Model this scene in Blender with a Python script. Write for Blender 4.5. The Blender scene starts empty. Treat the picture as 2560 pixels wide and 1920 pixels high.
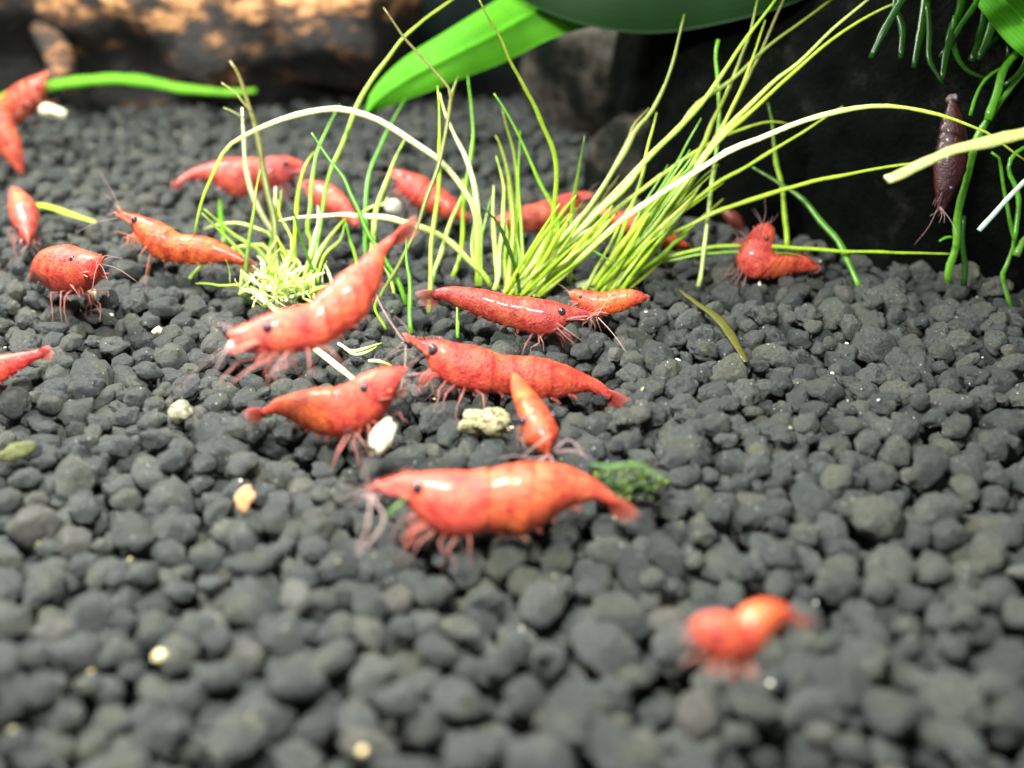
import bpy, math, random
import numpy as np
from mathutils import Vector, noise as mnoise
random.seed(7); np.random.seed(7)
S = bpy.context.scene
COL = S.collection
S.unit_settings.system = 'METRIC'; S.unit_settings.scale_length = 0.01      # one unit is one centimetre

# ------------------------------------------------------------------ camera
FPX = 2745.0; PITCH = math.radians(25.5); CAMH = 4.55
cam_d = bpy.data.cameras.new('camera'); cam = bpy.data.objects.new('camera', cam_d); COL.objects.link(cam)
cam.location = (0, 0, CAMH); cam.rotation_euler = (math.radians(90) - PITCH, 0, 0)
cam_d.sensor_width = 36; cam_d.lens = 36 * FPX / 2560; cam_d.clip_start = 0.2; cam_d.clip_end = 300
cam_d.dof.use_dof = True; cam_d.dof.focus_distance = 11.2; cam_d.dof.aperture_fstop = cam_d.lens * 1e-3 / 0.195
S.camera = cam
# ------------------------------------------------------------------ world and lamps
w = bpy.data.worlds.new('World'); S.world = w; w.use_nodes = True
w.node_tree.nodes['Background'].inputs[0].default_value = (0.88, 1.0, 0.96, 1)
w.node_tree.nodes['Background'].inputs[1].default_value = 0.34
def area(name, loc, size, power, col, aim):
    l = bpy.data.lights.new(name, 'AREA'); l.shape = 'RECTANGLE'; l.size, l.size_y = size; l.energy = power; l.color = col
    o = bpy.data.objects.new(name, l); COL.objects.link(o); o.location = loc
    o.rotation_euler = (Vector(aim) - Vector(loc)).to_track_quat('-Z', 'Y').to_euler()
    return o
area('tank_lamp', (-10.5, 15.5, 13), (3, 10), 11000, (1.0, 1.0, 0.93), (-3.5, 14, 0))
area('tank_lamp', (-1.5, 4.0, 9.5), (3.6, 1.4), 5000, (1.0, 1.0, 0.96), (-0.5, 5.5, 0))
S.view_settings.view_transform = 'Standard'; S.view_settings.look = 'None'; S.view_settings.exposure = 0; S.view_settings.gamma = 1

# ------------------------------------------------------------------ picture <-> place
SP, CP = math.sin(PITCH), math.cos(PITCH)
K = 2560 / 2212.0
def P(px, py, d):
    x = (px - 1280) / FPX; y = -(py - 960) / FPX
    return Vector((d * x, d * (CP + y * SP), CAMH + d * (-SP + y * CP)))
def DG(py, h=0.0):
    return (CAMH - h) / (SP + (py - 960) / FPX * CP)
def G(px, py, h=0.0):
    return P(px, py, DG(py, h))

# ------------------------------------------------------------------ helpers
def tag(o, label=None, cat=None, group=None, kind=None):
    if label: o['label'] = label
    if cat: o['category'] = cat
    if group: o['group'] = group
    if kind: o['kind'] = kind
    return o
def empty(name, loc, label, cat, group=None):
    o = bpy.data.objects.new(name, None); COL.objects.link(o); o.location = loc; o.empty_display_size = 0.2
    return tag(o, label, cat, group)
class MB:
    def __init__(s): s.v = []; s.f = []; s.m = []; s.c = []
    def add(s, vs, fs, mat=0, col=(1, 1, 1)):
        b = len(s.v); s.v += [tuple(v) for v in vs]
        s.f += [tuple(i + b for i in f) for f in fs]; s.m += [mat] * len(fs)
        s.c += list(col) if isinstance(col, list) else [col] * len(vs)
    def tube(s, pts, rad, n=8, mat=0, col=(1, 1, 1), flat=1.0, up=None, close=True):
        pts = [Vector(p) for p in pts]; vs = []; fs = []; cs = []
        N = None
        for i, p in enumerate(pts):
            t = (pts[min(i + 1, len(pts) - 1)] - pts[max(i - 1, 0)])
            if t.length < 1e-9: t = Vector((0, 0, 1))
            t.normalize()
            if N is None:
                N = Vector(up) if up else Vector((0.13, -0.5, 1))
            N = N - t * N.dot(t)
            if N.length < 1e-5: N = t.orthogonal()
            N.normalize(); B = t.cross(N); r = rad[i]
            for k in range(n):
                a = 2 * math.pi * k / n
                vs.append(p + N * (r * flat * math.cos(a)) + B * (r * math.sin(a)))
                cs.append(col[i] if isinstance(col, list) else col)
        for i in range(len(pts) - 1):
            for k in range(n):
                fs.append((i * n + k, i * n + (k + 1) % n, (i + 1) * n + (k + 1) % n, (i + 1) * n + k))
        if close:
            fs.append(tuple(range(n - 1, -1, -1))); L = (len(pts) - 1) * n; fs.append(tuple(L + k for k in range(n)))
        s.add(vs, fs, mat, cs)
    def build(s, name, mats, parent=None, smooth=True, origin=None):
        o0 = Vector(origin) if origin is not None else (parent.location.copy() if parent else Vector((0, 0, 0)))
        me = bpy.data.meshes.new(name)
        me.from_pydata([(v[0] - o0.x, v[1] - o0.y, v[2] - o0.z) for v in s.v], [], s.f)
        for m in (mats if isinstance(mats, list) else [mats]): me.materials.append(m)
        me.polygons.foreach_set('material_index', s.m)
        if smooth: me.polygons.foreach_set('use_smooth', [True] * len(s.f))
        at = me.color_attributes.new('tint', 'FLOAT_COLOR', 'POINT')
        at.data.foreach_set('color', np.array([(c[0], c[1], c[2], 1) for c in s.c], dtype=np.float32).ravel())
        me.update(); o = bpy.data.objects.new(name, me); COL.objects.link(o)
        if parent: o.parent = parent
        else: o.location = o0
        return o
def catmull(pts, n):
    a = np.array(pts, float); a = np.vstack([2 * a[0] - a[1], a, 2 * a[-1] - a[-2]])
    m = len(pts) - 1; out = []
    seg = np.array([np.linalg.norm(a[i + 2][:2] - a[i + 1][:2]) + 1e-6 for i in range(m)]); cum = np.concatenate([[0], np.cumsum(seg)])
    for k in range(n):
        q = cum[-1] * k / (n - 1); i = min(m - 1, int(np.searchsorted(cum, q, side='right') - 1)); t = (q - cum[i]) / seg[i]
        p0, p1, p2, p3 = a[i], a[i + 1], a[i + 2], a[i + 3]
        out.append(0.5 * (2 * p1 + (p2 - p0) * t + (2 * p0 - 5 * p1 + 4 * p2 - p3) * t * t + (3 * p1 - p0 - 3 * p2 + p3) * t ** 3))
    return np.array(out)

# ------------------------------------------------------------------ materials
def new_mat(name):
    m = bpy.data.materials.new(name); m.use_nodes = True; nt = m.node_tree
    return m, nt, nt.nodes['Principled BSDF'], nt.nodes['Material Output']
def N(nt, t, **kw):
    n = nt.nodes.new(t)
    for k, v in kw.items():
        if k.startswith('i_'):
            key = k[2:]; n.inputs[int(key) if key.isdigit() else key.replace('_', ' ')].default_value = v
        else: setattr(n, k, v)
    return n
def pos_noise(nt, scale, detail=3, rough=0.6):
    g = N(nt, 'ShaderNodeNewGeometry'); n = N(nt, 'ShaderNodeTexNoise'); n.inputs['Scale'].default_value = scale
    n.inputs['Detail'].default_value = detail; n.inputs['Roughness'].default_value = rough
    nt.links.new(g.outputs['Position'], n.inputs['Vector']); return n
def ramp(nt, src, stops):
    r = N(nt, 'ShaderNodeValToRGB'); e = r.color_ramp.elements
    e[0].position, e[0].color = stops[0][0], (*stops[0][1], 1); e[1].position, e[1].color = stops[-1][0], (*stops[-1][1], 1)
    for p, c in stops[1:-1]:
        x = e.new(p); x.color = (*c, 1)
    nt.links.new(src, r.inputs[0]); return r
def mixc(nt, fac, a, b, mode='MIX'):
    m = N(nt, 'ShaderNodeMix', data_type='RGBA', blend_type=mode)
    for sock, v in ((m.inputs[0], fac), (m.inputs[6], a), (m.inputs[7], b)):
        if hasattr(v, 'is_output') or isinstance(v, bpy.types.NodeSocket): nt.links.new(v, sock)
        elif isinstance(v, tuple): sock.default_value = (*v, 1)
        else: sock.default_value = v
    return m.outputs[2]
def bump(nt, bs, src, strength, dist):
    b = N(nt, 'ShaderNodeBump'); b.inputs['Strength'].default_value = strength; b.inputs['Distance'].default_value = dist
    nt.links.new(src, b.inputs['Height']); nt.links.new(b.outputs[0], bs.inputs['Normal']); return b

def pebble_mat(name, per_object):
    m, nt, bs, out = new_mat(name)
    if per_object: r = N(nt, 'ShaderNodeObjectInfo').outputs['Random']
    else:
        a = N(nt, 'ShaderNodeAttribute', attribute_name='rnd'); r = a.outputs['Fac']
    base = ramp(nt, r, [(0.0, (0.025, 0.030, 0.031)), (0.5, (0.036, 0.041, 0.041)), (0.8, (0.046, 0.051, 0.050)), (0.92, (0.054, 0.059, 0.049)), (0.98, (0.060, 0.059, 0.052)), (1.0, (0.085, 0.087, 0.078))])
    n1 = pos_noise(nt, 3.2, 4); alg = ramp(nt, n1.outputs[0], [(0.52, (0, 0, 0)), (0.68, (1, 1, 1))])
    f = N(nt, 'ShaderNodeMath', operation='MULTIPLY'); f.inputs[1].default_value = 0.36; nt.links.new(alg.outputs[0], f.inputs[0])
    c = mixc(nt, f.outputs[0], base.outputs[0], (0.085, 0.088, 0.042))
    n2 = pos_noise(nt, 30, 4, 0.7); g2 = ramp(nt, n2.outputs[0], [(0.28, (0.55, 0.55, 0.55)), (0.72, (1.8, 1.78, 1.7))])
    c = mixc(nt, 1.0, c, g2.outputs[0], 'MULTIPLY')
    g = N(nt, 'ShaderNodeNewGeometry'); v = N(nt, 'ShaderNodeTexVoronoi'); v.inputs['Scale'].default_value = 17
    nt.links.new(g.outputs['Position'], v.inputs['Vector'])
    s1 = N(nt, 'ShaderNodeMath', operation='LESS_THAN'); s1.inputs[1].default_value = 0.13; nt.links.new(v.outputs['Distance'], s1.inputs[0])
    sx = N(nt, 'ShaderNodeSeparateColor'); nt.links.new(v.outputs['Color'], sx.inputs[0])
    s2 = N(nt, 'ShaderNodeMath', operation='GREATER_THAN'); s2.inputs[1].default_value = 0.70; nt.links.new(sx.outputs[0], s2.inputs[0])
    s3 = N(nt, 'ShaderNodeMath', operation='MULTIPLY'); nt.links.new(s1.outputs[0], s3.inputs[0]); nt.links.new(s2.outputs[0], s3.inputs[1])
    c = mixc(nt, s3.outputs[0], c, (0.42, 0.42, 0.36))
    nt.links.new(c, bs.inputs['Base Color']); bs.inputs['Roughness'].default_value = 0.47; bs.inputs['Specular IOR Level'].default_value = 0.55
    n3 = pos_noise(nt, 20, 6, 0.75); bump(nt, bs, n3.outputs[0], 1.0, 0.07)
    return m
M_GRAVEL = pebble_mat('gravel_clay', False); M_PEBBLE = pebble_mat('pebble_clay', True)

def shrimp_mat():
    m, nt, bs, out = new_mat('shrimp_shell')
    a = N(nt, 'ShaderNodeAttribute', attribute_name='tint')
    n1 = pos_noise(nt, 55, 3, 0.7); s1 = ramp(nt, n1.outputs[0], [(0.36, (0.50, 0.30, 0.30)), (0.47, (0.95, 0.85, 0.85)), (0.60, (1.02, 1.1, 1.15)), (0.72, (1.15, 2.2, 3.0))])
    c = mixc(nt, 1.0, a.outputs['Color'], s1.outputs[0], 'MULTIPLY')
    n2 = pos_noise(nt, 7, 5, 0.65); s2 = ramp(nt, n2.outputs[0], [(0.35, (0.48, 0.24, 0.34)), (0.47, (0.84, 0.66, 0.78)), (0.57, (1.0, 1.02, 1.0)), (0.70, (1.04, 1.45, 1.2))])
    c = mixc(nt, 1.0, c, s2.outputs[0], 'MULTIPLY')
    nt.links.new(c, bs.inputs['Base Color'])
    bs.inputs['Subsurface Weight'].default_value = 0.4; bs.inputs['Subsurface Radius'].default_value = (0.16, 0.05, 0.03); bs.inputs['Subsurface Scale'].default_value = 1.0
    bs.inputs['Roughness'].default_value = 0.38; bs.inputs['Specular IOR Level'].default_value = 0.28
    bs.inputs['Coat Weight'].default_value = 0.15; bs.inputs['Coat Roughness'].default_value = 0.1
    n3 = pos_noise(nt, 32, 4, 0.6); bump(nt, bs, n3.outputs[0], 0.55, 0.03)
    return m
def thin_mat(name, alpha=0.6, transl=0.4, rough=0.35, noise=None):
    m, nt, bs, out = new_mat(name)
    a = N(nt, 'ShaderNodeAttribute', attribute_name='tint'); c = a.outputs['Color']
    if noise:
        n = pos_noise(nt, noise[0], 4, 0.6); s = ramp(nt, n.outputs[0], [(0.3, noise[1]), (0.7, noise[2])]); c = mixc(nt, 1.0, c, s.outputs[0], 'MULTIPLY')
    nt.links.new(c, bs.inputs['Base Color']); bs.inputs['Roughness'].default_value = rough; bs.inputs['Specular IOR Level'].default_value = 0.12 if name == 'broad_leaf' else 0.5
    tr = N(nt, 'ShaderNodeBsdfTranslucent'); nt.links.new(c, tr.inputs[0])
    mx = N(nt, 'ShaderNodeMixShader'); mx.inputs[0].default_value = transl
    nt.links.new(bs.outputs[0], mx.inputs[1]); nt.links.new(tr.outputs[0], mx.inputs[2]); last = mx
    if alpha < 1:
        tp = N(nt, 'ShaderNodeBsdfTransparent'); m2 = N(nt, 'ShaderNodeMixShader'); m2.inputs[0].default_value = alpha
        nt.links.new(tp.outputs[0], m2.inputs[1]); nt.links.new(mx.outputs[0], m2.inputs[2]); last = m2
    nt.links.new(last.outputs[0], out.inputs[0]); return m
M_SHELL = shrimp_mat(); M_LIMB = thin_mat('shrimp_limb', 0.42, 0.45, noise=(40, (0.7, 0.6, 0.6), (1.2, 1.3, 1.3)))
M_FEELER = thin_mat('shrimp_feeler', 0.6, 0.3)
M_BLADE = thin_mat('grass_blade', 1.0, 0.42, 0.26, noise=(26, (0.72, 0.8, 0.6), (1.25, 1.15, 1.2)))
M_LEAF = thin_mat('broad_leaf', 1.0, 0.45, 0.6, noise=(2.5, (0.8, 0.85, 0.8), (1.15, 1.1, 1.1)))
def simple_mat(name, rough=0.5, noise=(8, (0.7, 0.7, 0.7), (1.2, 1.2, 1.2)), sss=0, bmp=(20, 0.3, 0.03)):
    m, nt, bs, out = new_mat(name); a = N(nt, 'ShaderNodeAttribute', attribute_name='tint')
    n = pos_noise(nt, noise[0], 5, 0.65); s = ramp(nt, n.outputs[0], [(0.32, noise[1]), (0.68, noise[2])])
    c = mixc(nt, 1.0, a.outputs['Color'], s.outputs[0], 'MULTIPLY'); nt.links.new(c, bs.inputs['Base Color'])
    bs.inputs['Roughness'].default_value = rough
    if sss: bs.inputs['Subsurface Weight'].default_value = sss; bs.inputs['Subsurface Radius'].default_value = (0.1, 0.08, 0.05)
    nb = pos_noise(nt, bmp[0], 5, 0.7); bump(nt, bs, nb.outputs[0], bmp[1], bmp[2]); return m
M_EYE = simple_mat('shrimp_eye', 0.22, (60, (0.5, 0.5, 0.6), (2.2, 2.2, 2.2)), 0, (30, 0.1, 0.01))
M_FOOD = simple_mat('food_pellet', 0.7, (16, (0.62, 0.55, 0.38), (1.06, 1.06, 1.04)), 0.25, (18, 0.8, 0.06))
M_STONE = simple_mat('pale_stone', 0.7, (15, (0.16, 0.14, 0.09), (1.3, 1.3, 1.25)), 0, (14, 1.0, 0.1))
M_CHIP = simple_mat('grit', 0.35, (30, (0.7, 0.65, 0.5), (1.3, 1.3, 1.3)), 0.2)
M_ALGA = simple_mat('alga', 0.5, (14, (0.5, 0.55, 0.4), (1.5, 1.5, 1.4)), 0.2, (25, 0.8, 0.05))
def wood_mat():
    m, nt, bs, out = new_mat('driftwood_bark')
    g = N(nt, 'ShaderNodeNewGeometry'); mp = N(nt, 'ShaderNodeMapping'); mp.inputs['Scale'].default_value = (0.8, 1, 1.5)
    nt.links.new(g.outputs['Position'], mp.inputs[0])
    n = N(nt, 'ShaderNodeTexNoise'); n.inputs['Scale'].default_value = 1.7; n.inputs['Detail'].default_value = 8; n.inputs['Roughness'].default_value = 0.66
    nt.links.new(mp.outputs[0], n.inputs['Vector'])
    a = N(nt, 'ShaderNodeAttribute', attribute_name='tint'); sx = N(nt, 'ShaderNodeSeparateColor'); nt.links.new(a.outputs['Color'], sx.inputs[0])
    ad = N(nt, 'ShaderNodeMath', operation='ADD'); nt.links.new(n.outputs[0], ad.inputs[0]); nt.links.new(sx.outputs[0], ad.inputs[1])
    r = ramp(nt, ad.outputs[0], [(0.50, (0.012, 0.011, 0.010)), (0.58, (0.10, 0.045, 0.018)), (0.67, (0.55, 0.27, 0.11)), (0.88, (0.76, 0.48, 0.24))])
    nt.links.new(r.outputs[0], bs.inputs['Base Color']); bs.inputs['Roughness'].default_value = 0.75
    n3 = pos_noise(nt, 4, 6, 0.7); bump(nt, bs, n3.outputs[0], 0.8, 0.15); return m
M_WOOD = wood_mat()
def rock_mat():
    m, nt, bs, out = new_mat('dark_rock')
    n = pos_noise(nt, 0.75, 7, 0.62)
    r = ramp(nt, n.outputs[0], [(0.0, (0.002, 0.003, 0.0028)), (0.46, (0.008, 0.010, 0.008)), (0.56, (0.05, 0.045, 0.037)), (0.70, (0.17, 0.155, 0.13))])
    nt.links.new(r.outputs[0], bs.inputs['Base Color']); bs.inputs['Roughness'].default_value = 0.9; bs.inputs['Specular IOR Level'].default_value = 0.03
    n3 = pos_noise(nt, 3, 7, 0.7); bump(nt, bs, n3.outputs[0], 0.9, 0.2); return m
M_ROCK = rock_mat()
def shade_rock_mat():
    m, nt, bs, out = new_mat('shade_rock'); n = pos_noise(nt, 1.6, 8, 0.7)
    r = ramp(nt, n.outputs[0], [(0.35, (0.0015, 0.0022, 0.002)), (0.58, (0.005, 0.006, 0.005)), (0.72, (0.022, 0.022, 0.018))]); nt.links.new(r.outputs[0], bs.inputs['Base Color'])  # near-black tones carry the shade of the unlit right background
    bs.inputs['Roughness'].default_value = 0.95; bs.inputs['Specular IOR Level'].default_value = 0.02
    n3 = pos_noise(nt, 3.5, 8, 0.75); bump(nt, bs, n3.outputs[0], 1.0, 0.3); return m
M_SHADE_ROCK = shade_rock_mat()
def flat_mat(name, col, rough=0.9):
    m, nt, bs, out = new_mat(name); n = pos_noise(nt, 1.2, 5, 0.6)
    r = ramp(nt, n.outputs[0], [(0.3, tuple(c * 0.7 for c in col)), (0.7, tuple(c * 1.3 for c in col))]); nt.links.new(r.outputs[0], bs.inputs['Base Color'])
    bs.inputs['Roughness'].default_value = rough; bs.inputs['Specular IOR Level'].default_value = 0.1; return m
M_BACK = flat_mat('tank_backing', (0.010, 0.017, 0.016)); M_BED = flat_mat('bed_dust', (0.012, 0.012, 0.012))

# ------------------------------------------------------------------ setting
def quad(name, pts, mat, kind='structure', nx=24, ny=24, amp=0.0):
    mb = MB(); a, b, c, d = [Vector(p) for p in pts]; vs = []; fs = []
    for j in range(ny + 1):
        for i in range(nx + 1):
            u, v = i / nx, j / ny; p = a * (1 - u) * (1 - v) + b * u * (1 - v) + c * u * v + d * (1 - u) * v
            vs.append(p + Vector((0, 0, amp * mnoise.noise(p * 0.3))))
    for j in range(ny):
        for i in range(nx):
            k = j * (nx + 1) + i; fs.append((k, k + 1, k + nx + 2, k + nx + 1))
    mb.add(vs, fs); o = mb.build(name, mat); return tag(o, kind=kind)
bed = quad('gravel_bed', [(-45, -6, -0.55), (45, -6, -0.55), (45, 45, -0.55), (-45, 45, -0.55)], M_BED, amp=0.15)
quad('back_wall', [(-45, 29, -2), (45, 29, -2), (45, 30, 40), (-45, 30, 40)], M_BACK)

# where each shrimp lies (read first, so that the gravel can settle around the bodies)
SHR = []
def shrimp(*a, **k): SHR.append((a, k))
def st(lst, ox, oy, k): return [(ox + a / k, oy + b / k, ox + c / k, oy + d / k) for a, b, c, d in lst]
RED = (0.58, 0.095, 0.05); ORG = (0.58, 0.105, 0.038); DRED = (0.36, 0.055, 0.035); PINK = (0.58, 0.11, 0.075)
def gd(y_disp, h=0.3): return DG(y_disp * K, h)
d = gd(1165, .15)
shrimp('large glossy orange red shrimp in the foreground centre facing left', st([(130,1152,130,1166),(200,1118,200,1150),(275,1090,270,1190),(330,1072,325,1225),(400,1068,385,1290),(480,1060,455,1355),(570,1058,540,1392),(660,1060,630,1392),(740,1052,720,1366),(820,1034,800,1366),(900,1018,890,1382),(990,1014,975,1355),(1080,1020,1060,1300),(1170,1045,1140,1250),(1250,1083,1215,1222),(1320,1130,1285,1212),(1375,1180,1340,1224),(1420,1222,1400,1250)], 850, 650, 2.0106), d, d + .25, (0.60, 0.098, 0.055), (0.62, 0.125, 0.04), eye_s=0.185, sc=0.46, seed=1, leg_k=0.7, leg_len=0.2, fan=0.11, fsp=0.25,
       ants=[([(795,1062),(790,1020),(770,970),(752,930)], d - .2, d - .9, .011), ([(795,1070),(800,1090),(790,1150),(770,1190)], d - .2, d - .7, .008), ([(800,1070),(830,1120),(800,1170),(770,1200)], d - .1, d - .6, .007)])
d = gd(870, .1)
shrimp('sharply focused red shrimp in the centre facing left over the cream stone', st([(335,382,338,393),(385,398,385,418),(430,405,425,475),(470,402,450,545),(520,402,490,590),(600,418,560,632),(680,430,650,662),(750,452,730,670),(820,474,800,668),(900,480,880,688),(980,485,960,702),(1050,497,1040,702),(1120,520,1110,690),(1190,550,1175,672),(1250,580,1225,665),(1300,605,1270,668),(1345,640,1310,688),(1378,668,1342,710)], 850, 650, 2.0106), d, d + .35, (0.54, 0.078, 0.045), (0.44, 0.072, 0.032), eye_s=0.125, sc=0.42, seed=2, fan=0.145,
       ants=[([(872,737),(840,690),(818,650),(808,610)], d, d + .3, .009), ([(876,745),(875,790),(868,830),(860,850)], d - .1, d - .5, .006), ([(872,742),(845,760),(820,790)], d, d - .4, .005)])
shrimp('small orange shrimp facing head down between the centre and foreground shrimps', [(x / K, y / K, r / K) for x, y, r in [(1372,1146,5),(1369,1138,16),(1364,1120,34),(1358,1098,43),(1350,1074,43),(1338,1045,39),(1318,1006,31),(1298,970,22),(1290,948,13),(1286,938,8)]], 8.75, 9.5, ORG, eye_s=0.32, sc=0.5, seed=3, w=1.0, look_eye=(0.5, 0.95), eye_k=1.5, roll=0.65, dmid=-0.1, fan=0.08,
       ants=[([(1190,985),(1150,990),(1110,985),(1080,990)], 8.6, 8.4, .012), ([(1195,975),(1225,950),(1250,965),(1262,985)], 8.8, 8.7, .012), ([(1200,978),(1235,972),(1275,992)], 8.7, 8.6, .012), ([(1182,984),(1165,996),(1148,1010)], 8.7, 8.6, .012), ([(1190,984),(1196,1002),(1210,1012)], 8.7, 8.6, .012), ([(1190,940),(1160,960),(1130,985)], 8.7, 8.6, .012)])
d = gd(735, .1)
shrimp('dark red brown shrimp facing right in front of the grass', st([(1295,272,1290,282),(1230,250,1225,285),(1180,240,1170,302),(1130,222,1125,345),(1075,205,1085,372),(1010,195,1020,385),(940,185,955,372),(870,178,880,345),(800,163,810,325),(730,147,740,300),(660,138,670,268),(590,132,600,240),(530,134,545,215),(485,147,508,197),(455,163,480,198)], 850, 650, 2.0106), d, d + .2, DRED, (0.38, 0.07, 0.03), eye_s=0.2, sc=0.42, seed=4, fan=0.13,
       ants=[([(1292,686),(1315,710),(1335,735),(1352,760)], d, d - .4, .006), ([(1290,682),(1310,650),(1325,630)], d, d, .005)])
d = gd(690, .1)
shrimp('small orange shrimp facing left just behind the head of the dark red shrimp', st([(1150,160,1150,172),(1175,153,1180,222),(1210,150,1222,262),(1260,153,1272,285),(1320,160,1332,280),(1380,150,1402,262),(1440,145,1462,240),(1500,155,1512,218),(1535,172,1538,203)], 850, 650, 2.0106), d + .1, d - .1, ORG, (0.55, 0.11, 0.02), eye_s=0.2, seed=5, fan=0.08)
shrimp('blurred orange red shrimp rearing with its tail raised above the small grass tuft', st([(20,788,22,805),(75,758,85,880),(150,728,150,905),(235,685,225,915),(320,652,320,918),(420,630,430,905),(505,610,540,885),(570,545,640,830),(640,480,735,765),(715,415,815,710),(785,370,870,620),(845,315,915,520),(890,275,940,420),(935,248,952,340),(985,215,985,285),(1020,195,1020,240)], 560, 500, 2.37), 8.5, 9.2, (0.58, 0.098, 0.052), (0.60, 0.105, 0.045), eye_s=0.16, sc=0.44, seed=6, fan=0.17, fsp=0.3, leg_len=0.32)
d = gd(935, .1)
shrimp('orange shrimp left of centre facing right and clutching a white pellet', st([(1088,990,1080,1008),(1020,992,1030,1090),(950,992,985,1200),(880,1008,930,1290),(815,1032,860,1355),(755,1075,780,1395),(690,1100,700,1405),(610,1105,620,1395),(530,1110,530,1370),(450,1130,460,1340),(380,1150,395,1300),(320,1172,340,1275),(280,1200,290,1270),(240,1232,240,1272),(200,1242,200,1270)], 560, 500, 2.37), d - .5, d + .2, (0.56, 0.085, 0.048), (0.54, 0.12, 0.025), eye_s=0.24, sc=0.47, seed=7, fan=0.12, fsp=0.3)
d = gd(600, .1)
shrimp('slim orange shrimp at left facing left with its tail under the small grass tuft', st([(920,258,925,275),(1000,295,1000,350),(1080,308,1055,430),(1160,325,1100,510),(1260,360,1150,580),(1350,410,1220,640),(1440,460,1320,670),(1540,465,1430,690),(1640,480,1540,695),(1740,515,1650,690),(1830,570,1750,680),(1900,620,1830,690),(1960,665,1900,700)], 0, 440, 3.16), d, d - .1, (0.58, 0.11, 0.035), eye_s=0.16, seed=8, fan=0.12)
d = gd(665, .1)
shrimp('round red shrimp turned half toward the camera at the left', [(222,556,4),(212,566,14),(195,578,34),(170,584,48),(140,582,52),(110,578,42),(90,584,26),(78,594,14),(70,602,7)], d - .7, d + .4, (0.60, 0.09, 0.05), eye_s=0.25, sc=0.5, seed=9, w=0.9, fan=0.06, look_eye=(0.45, 0.75))
d = gd(530, .1)
shrimp('pinkish shrimp nosing down into the gravel near the left edge', [(62,530,3),(60,515,12),(58,490,26),(52,462,33),(42,438,26),(34,420,16),(28,410,8)], d - .3, d + .6, PINK, (0.70, 0.16, 0.06), eye_s=0.25, sc=0.5, seed=10, w=0.9, fan=0.07, look_eye=(0.2, 0.9))
shrimp('orange red shrimp in the upper left corner on the green strand with a white morsel', [(103,156,4),(94,170,12),(82,185,24),(62,205,33),(38,225,36),(12,245,33),(-15,258,26),(-45,275,14)], 18.4, 19.2, (0.60, 0.12, 0.06), eye_s=0.2, seed=11, fan=0.08)
shrimp('orange red shrimp below the climbing one, cut by the left edge, tail hanging', [(-35,230,10),(-12,255,28),(5,285,30),(20,312,26),(33,340,18),(42,362,10),(46,372,6)], 17.5, 17.6, (0.60, 0.11, 0.06), eye_s=0.1, seed=12, fan=0.08, dorsal=1, legs=False)
d = gd(445, .1)
shrimp('rosy red shrimp behind the small grass tuft facing right', st([(1780,1290,1780,1310),(1700,1240,1700,1400),(1600,1205,1600,1480),(1450,1200,1450,1540),(1300,1215,1300,1580),(1150,1215,1150,1620),(1000,1215,1020,1640),(880,1225,900,1590),(760,1260,780,1500),(640,1300,660,1450),(540,1340,560,1440),(440,1400,470,1470),(370,1460,400,1520),(330,1505,355,1550)], 360, 120, 4.424), d + .3, d, (0.56, 0.10, 0.075), (0.60, 0.11, 0.06), eye_s=0.14, seed=13, fan=0.06)
d = gd(495, .1)
shrimp('red shrimp sloping down to the right behind the small grass tuft', [(655,395,6),(675,408,20),(700,424,30),(728,442,28),(752,462,18),(772,486,8)], d + .4, d, PINK, eye_s=0.1, seed=14, fan=0.08, legs=False)
d = gd(480, .1)
shrimp('dull red shrimp facing left beside a shiny bead behind the arching grass', [(845,368,4),(862,380,14),(885,398,28),(915,418,32),(945,435,30),(970,448,24),(995,462,14),(1012,472,7)], d + .2, d, (0.52, 0.08, 0.05), eye_s=0.18, seed=15, fan=0.07)
d = gd(505, .1)
shrimp('brownish red shrimp facing right behind the upright blades', [(1278,418,3),(1262,424,10),(1235,436,20),(1205,452,28),(1170,466,30),(1135,472,28),(1105,474,20),(1082,476,12),(1068,478,6)], d + .3, d, (0.48, 0.09, 0.06), eye_s=0.16, seed=16, fan=0.07)
d = gd(555, .1)
shrimp('orange shrimp mostly hidden behind the roots of the leaning grass bundle', [(1300,455,4),(1330,468,14),(1365,485,22),(1400,500,24),(1435,514,20),(1462,524,13),(1485,532,6)], d + .3, d, (0.55, 0.10, 0.04), eye_s=0.15, seed=17, fan=0.07)
d = gd(600, .1)
shrimp('bent orange red shrimp with raised head, crossed by the long horizontal blades at right', st([(565,296,545,302),(600,335,490,328),(606,385,430,392),(604,435,385,462),(602,478,362,560),(622,492,440,655),(680,484,600,655),(745,484,715,628),(810,506,800,616),(858,545,845,612),(888,580,872,612)], 1700, 440, 2.572), d + .1, d + .2, (0.52, 0.085, 0.05), (0.50, 0.10, 0.03), eye_s=0.17, sc=0.5, seed=18, fan=0.07, leg_len=0.28)
shrimp('red shrimp coloured shade dark, hanging head down against the dark rock at right', [(2030,458,6),(2036,435,13),(2042,405,24),(2050,370,33),(2056,335,34),(2058,300,30),(2058,265,24),(2058,235,14),(2058,215,7)], 12.1, 12.1, (0.03, 0.004, 0.004), legs=False, eye_s=0.2, seed=20, fan=0.08, back=True)  # dimness of the shaded corner is put into this body colour
d = gd(850, .1)
shrimp('red shrimp cut by the left edge with only its tail end showing', [(-190,800,5),(-150,800,30),(-100,806,48),(-50,804,44),(-5,796,30),(35,782,20),(70,770,12),(92,762,8)], d - .1, d, (0.62, 0.07, 0.05), eye_s=0.12, seed=21, fan=0.11, legs=False)
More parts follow.
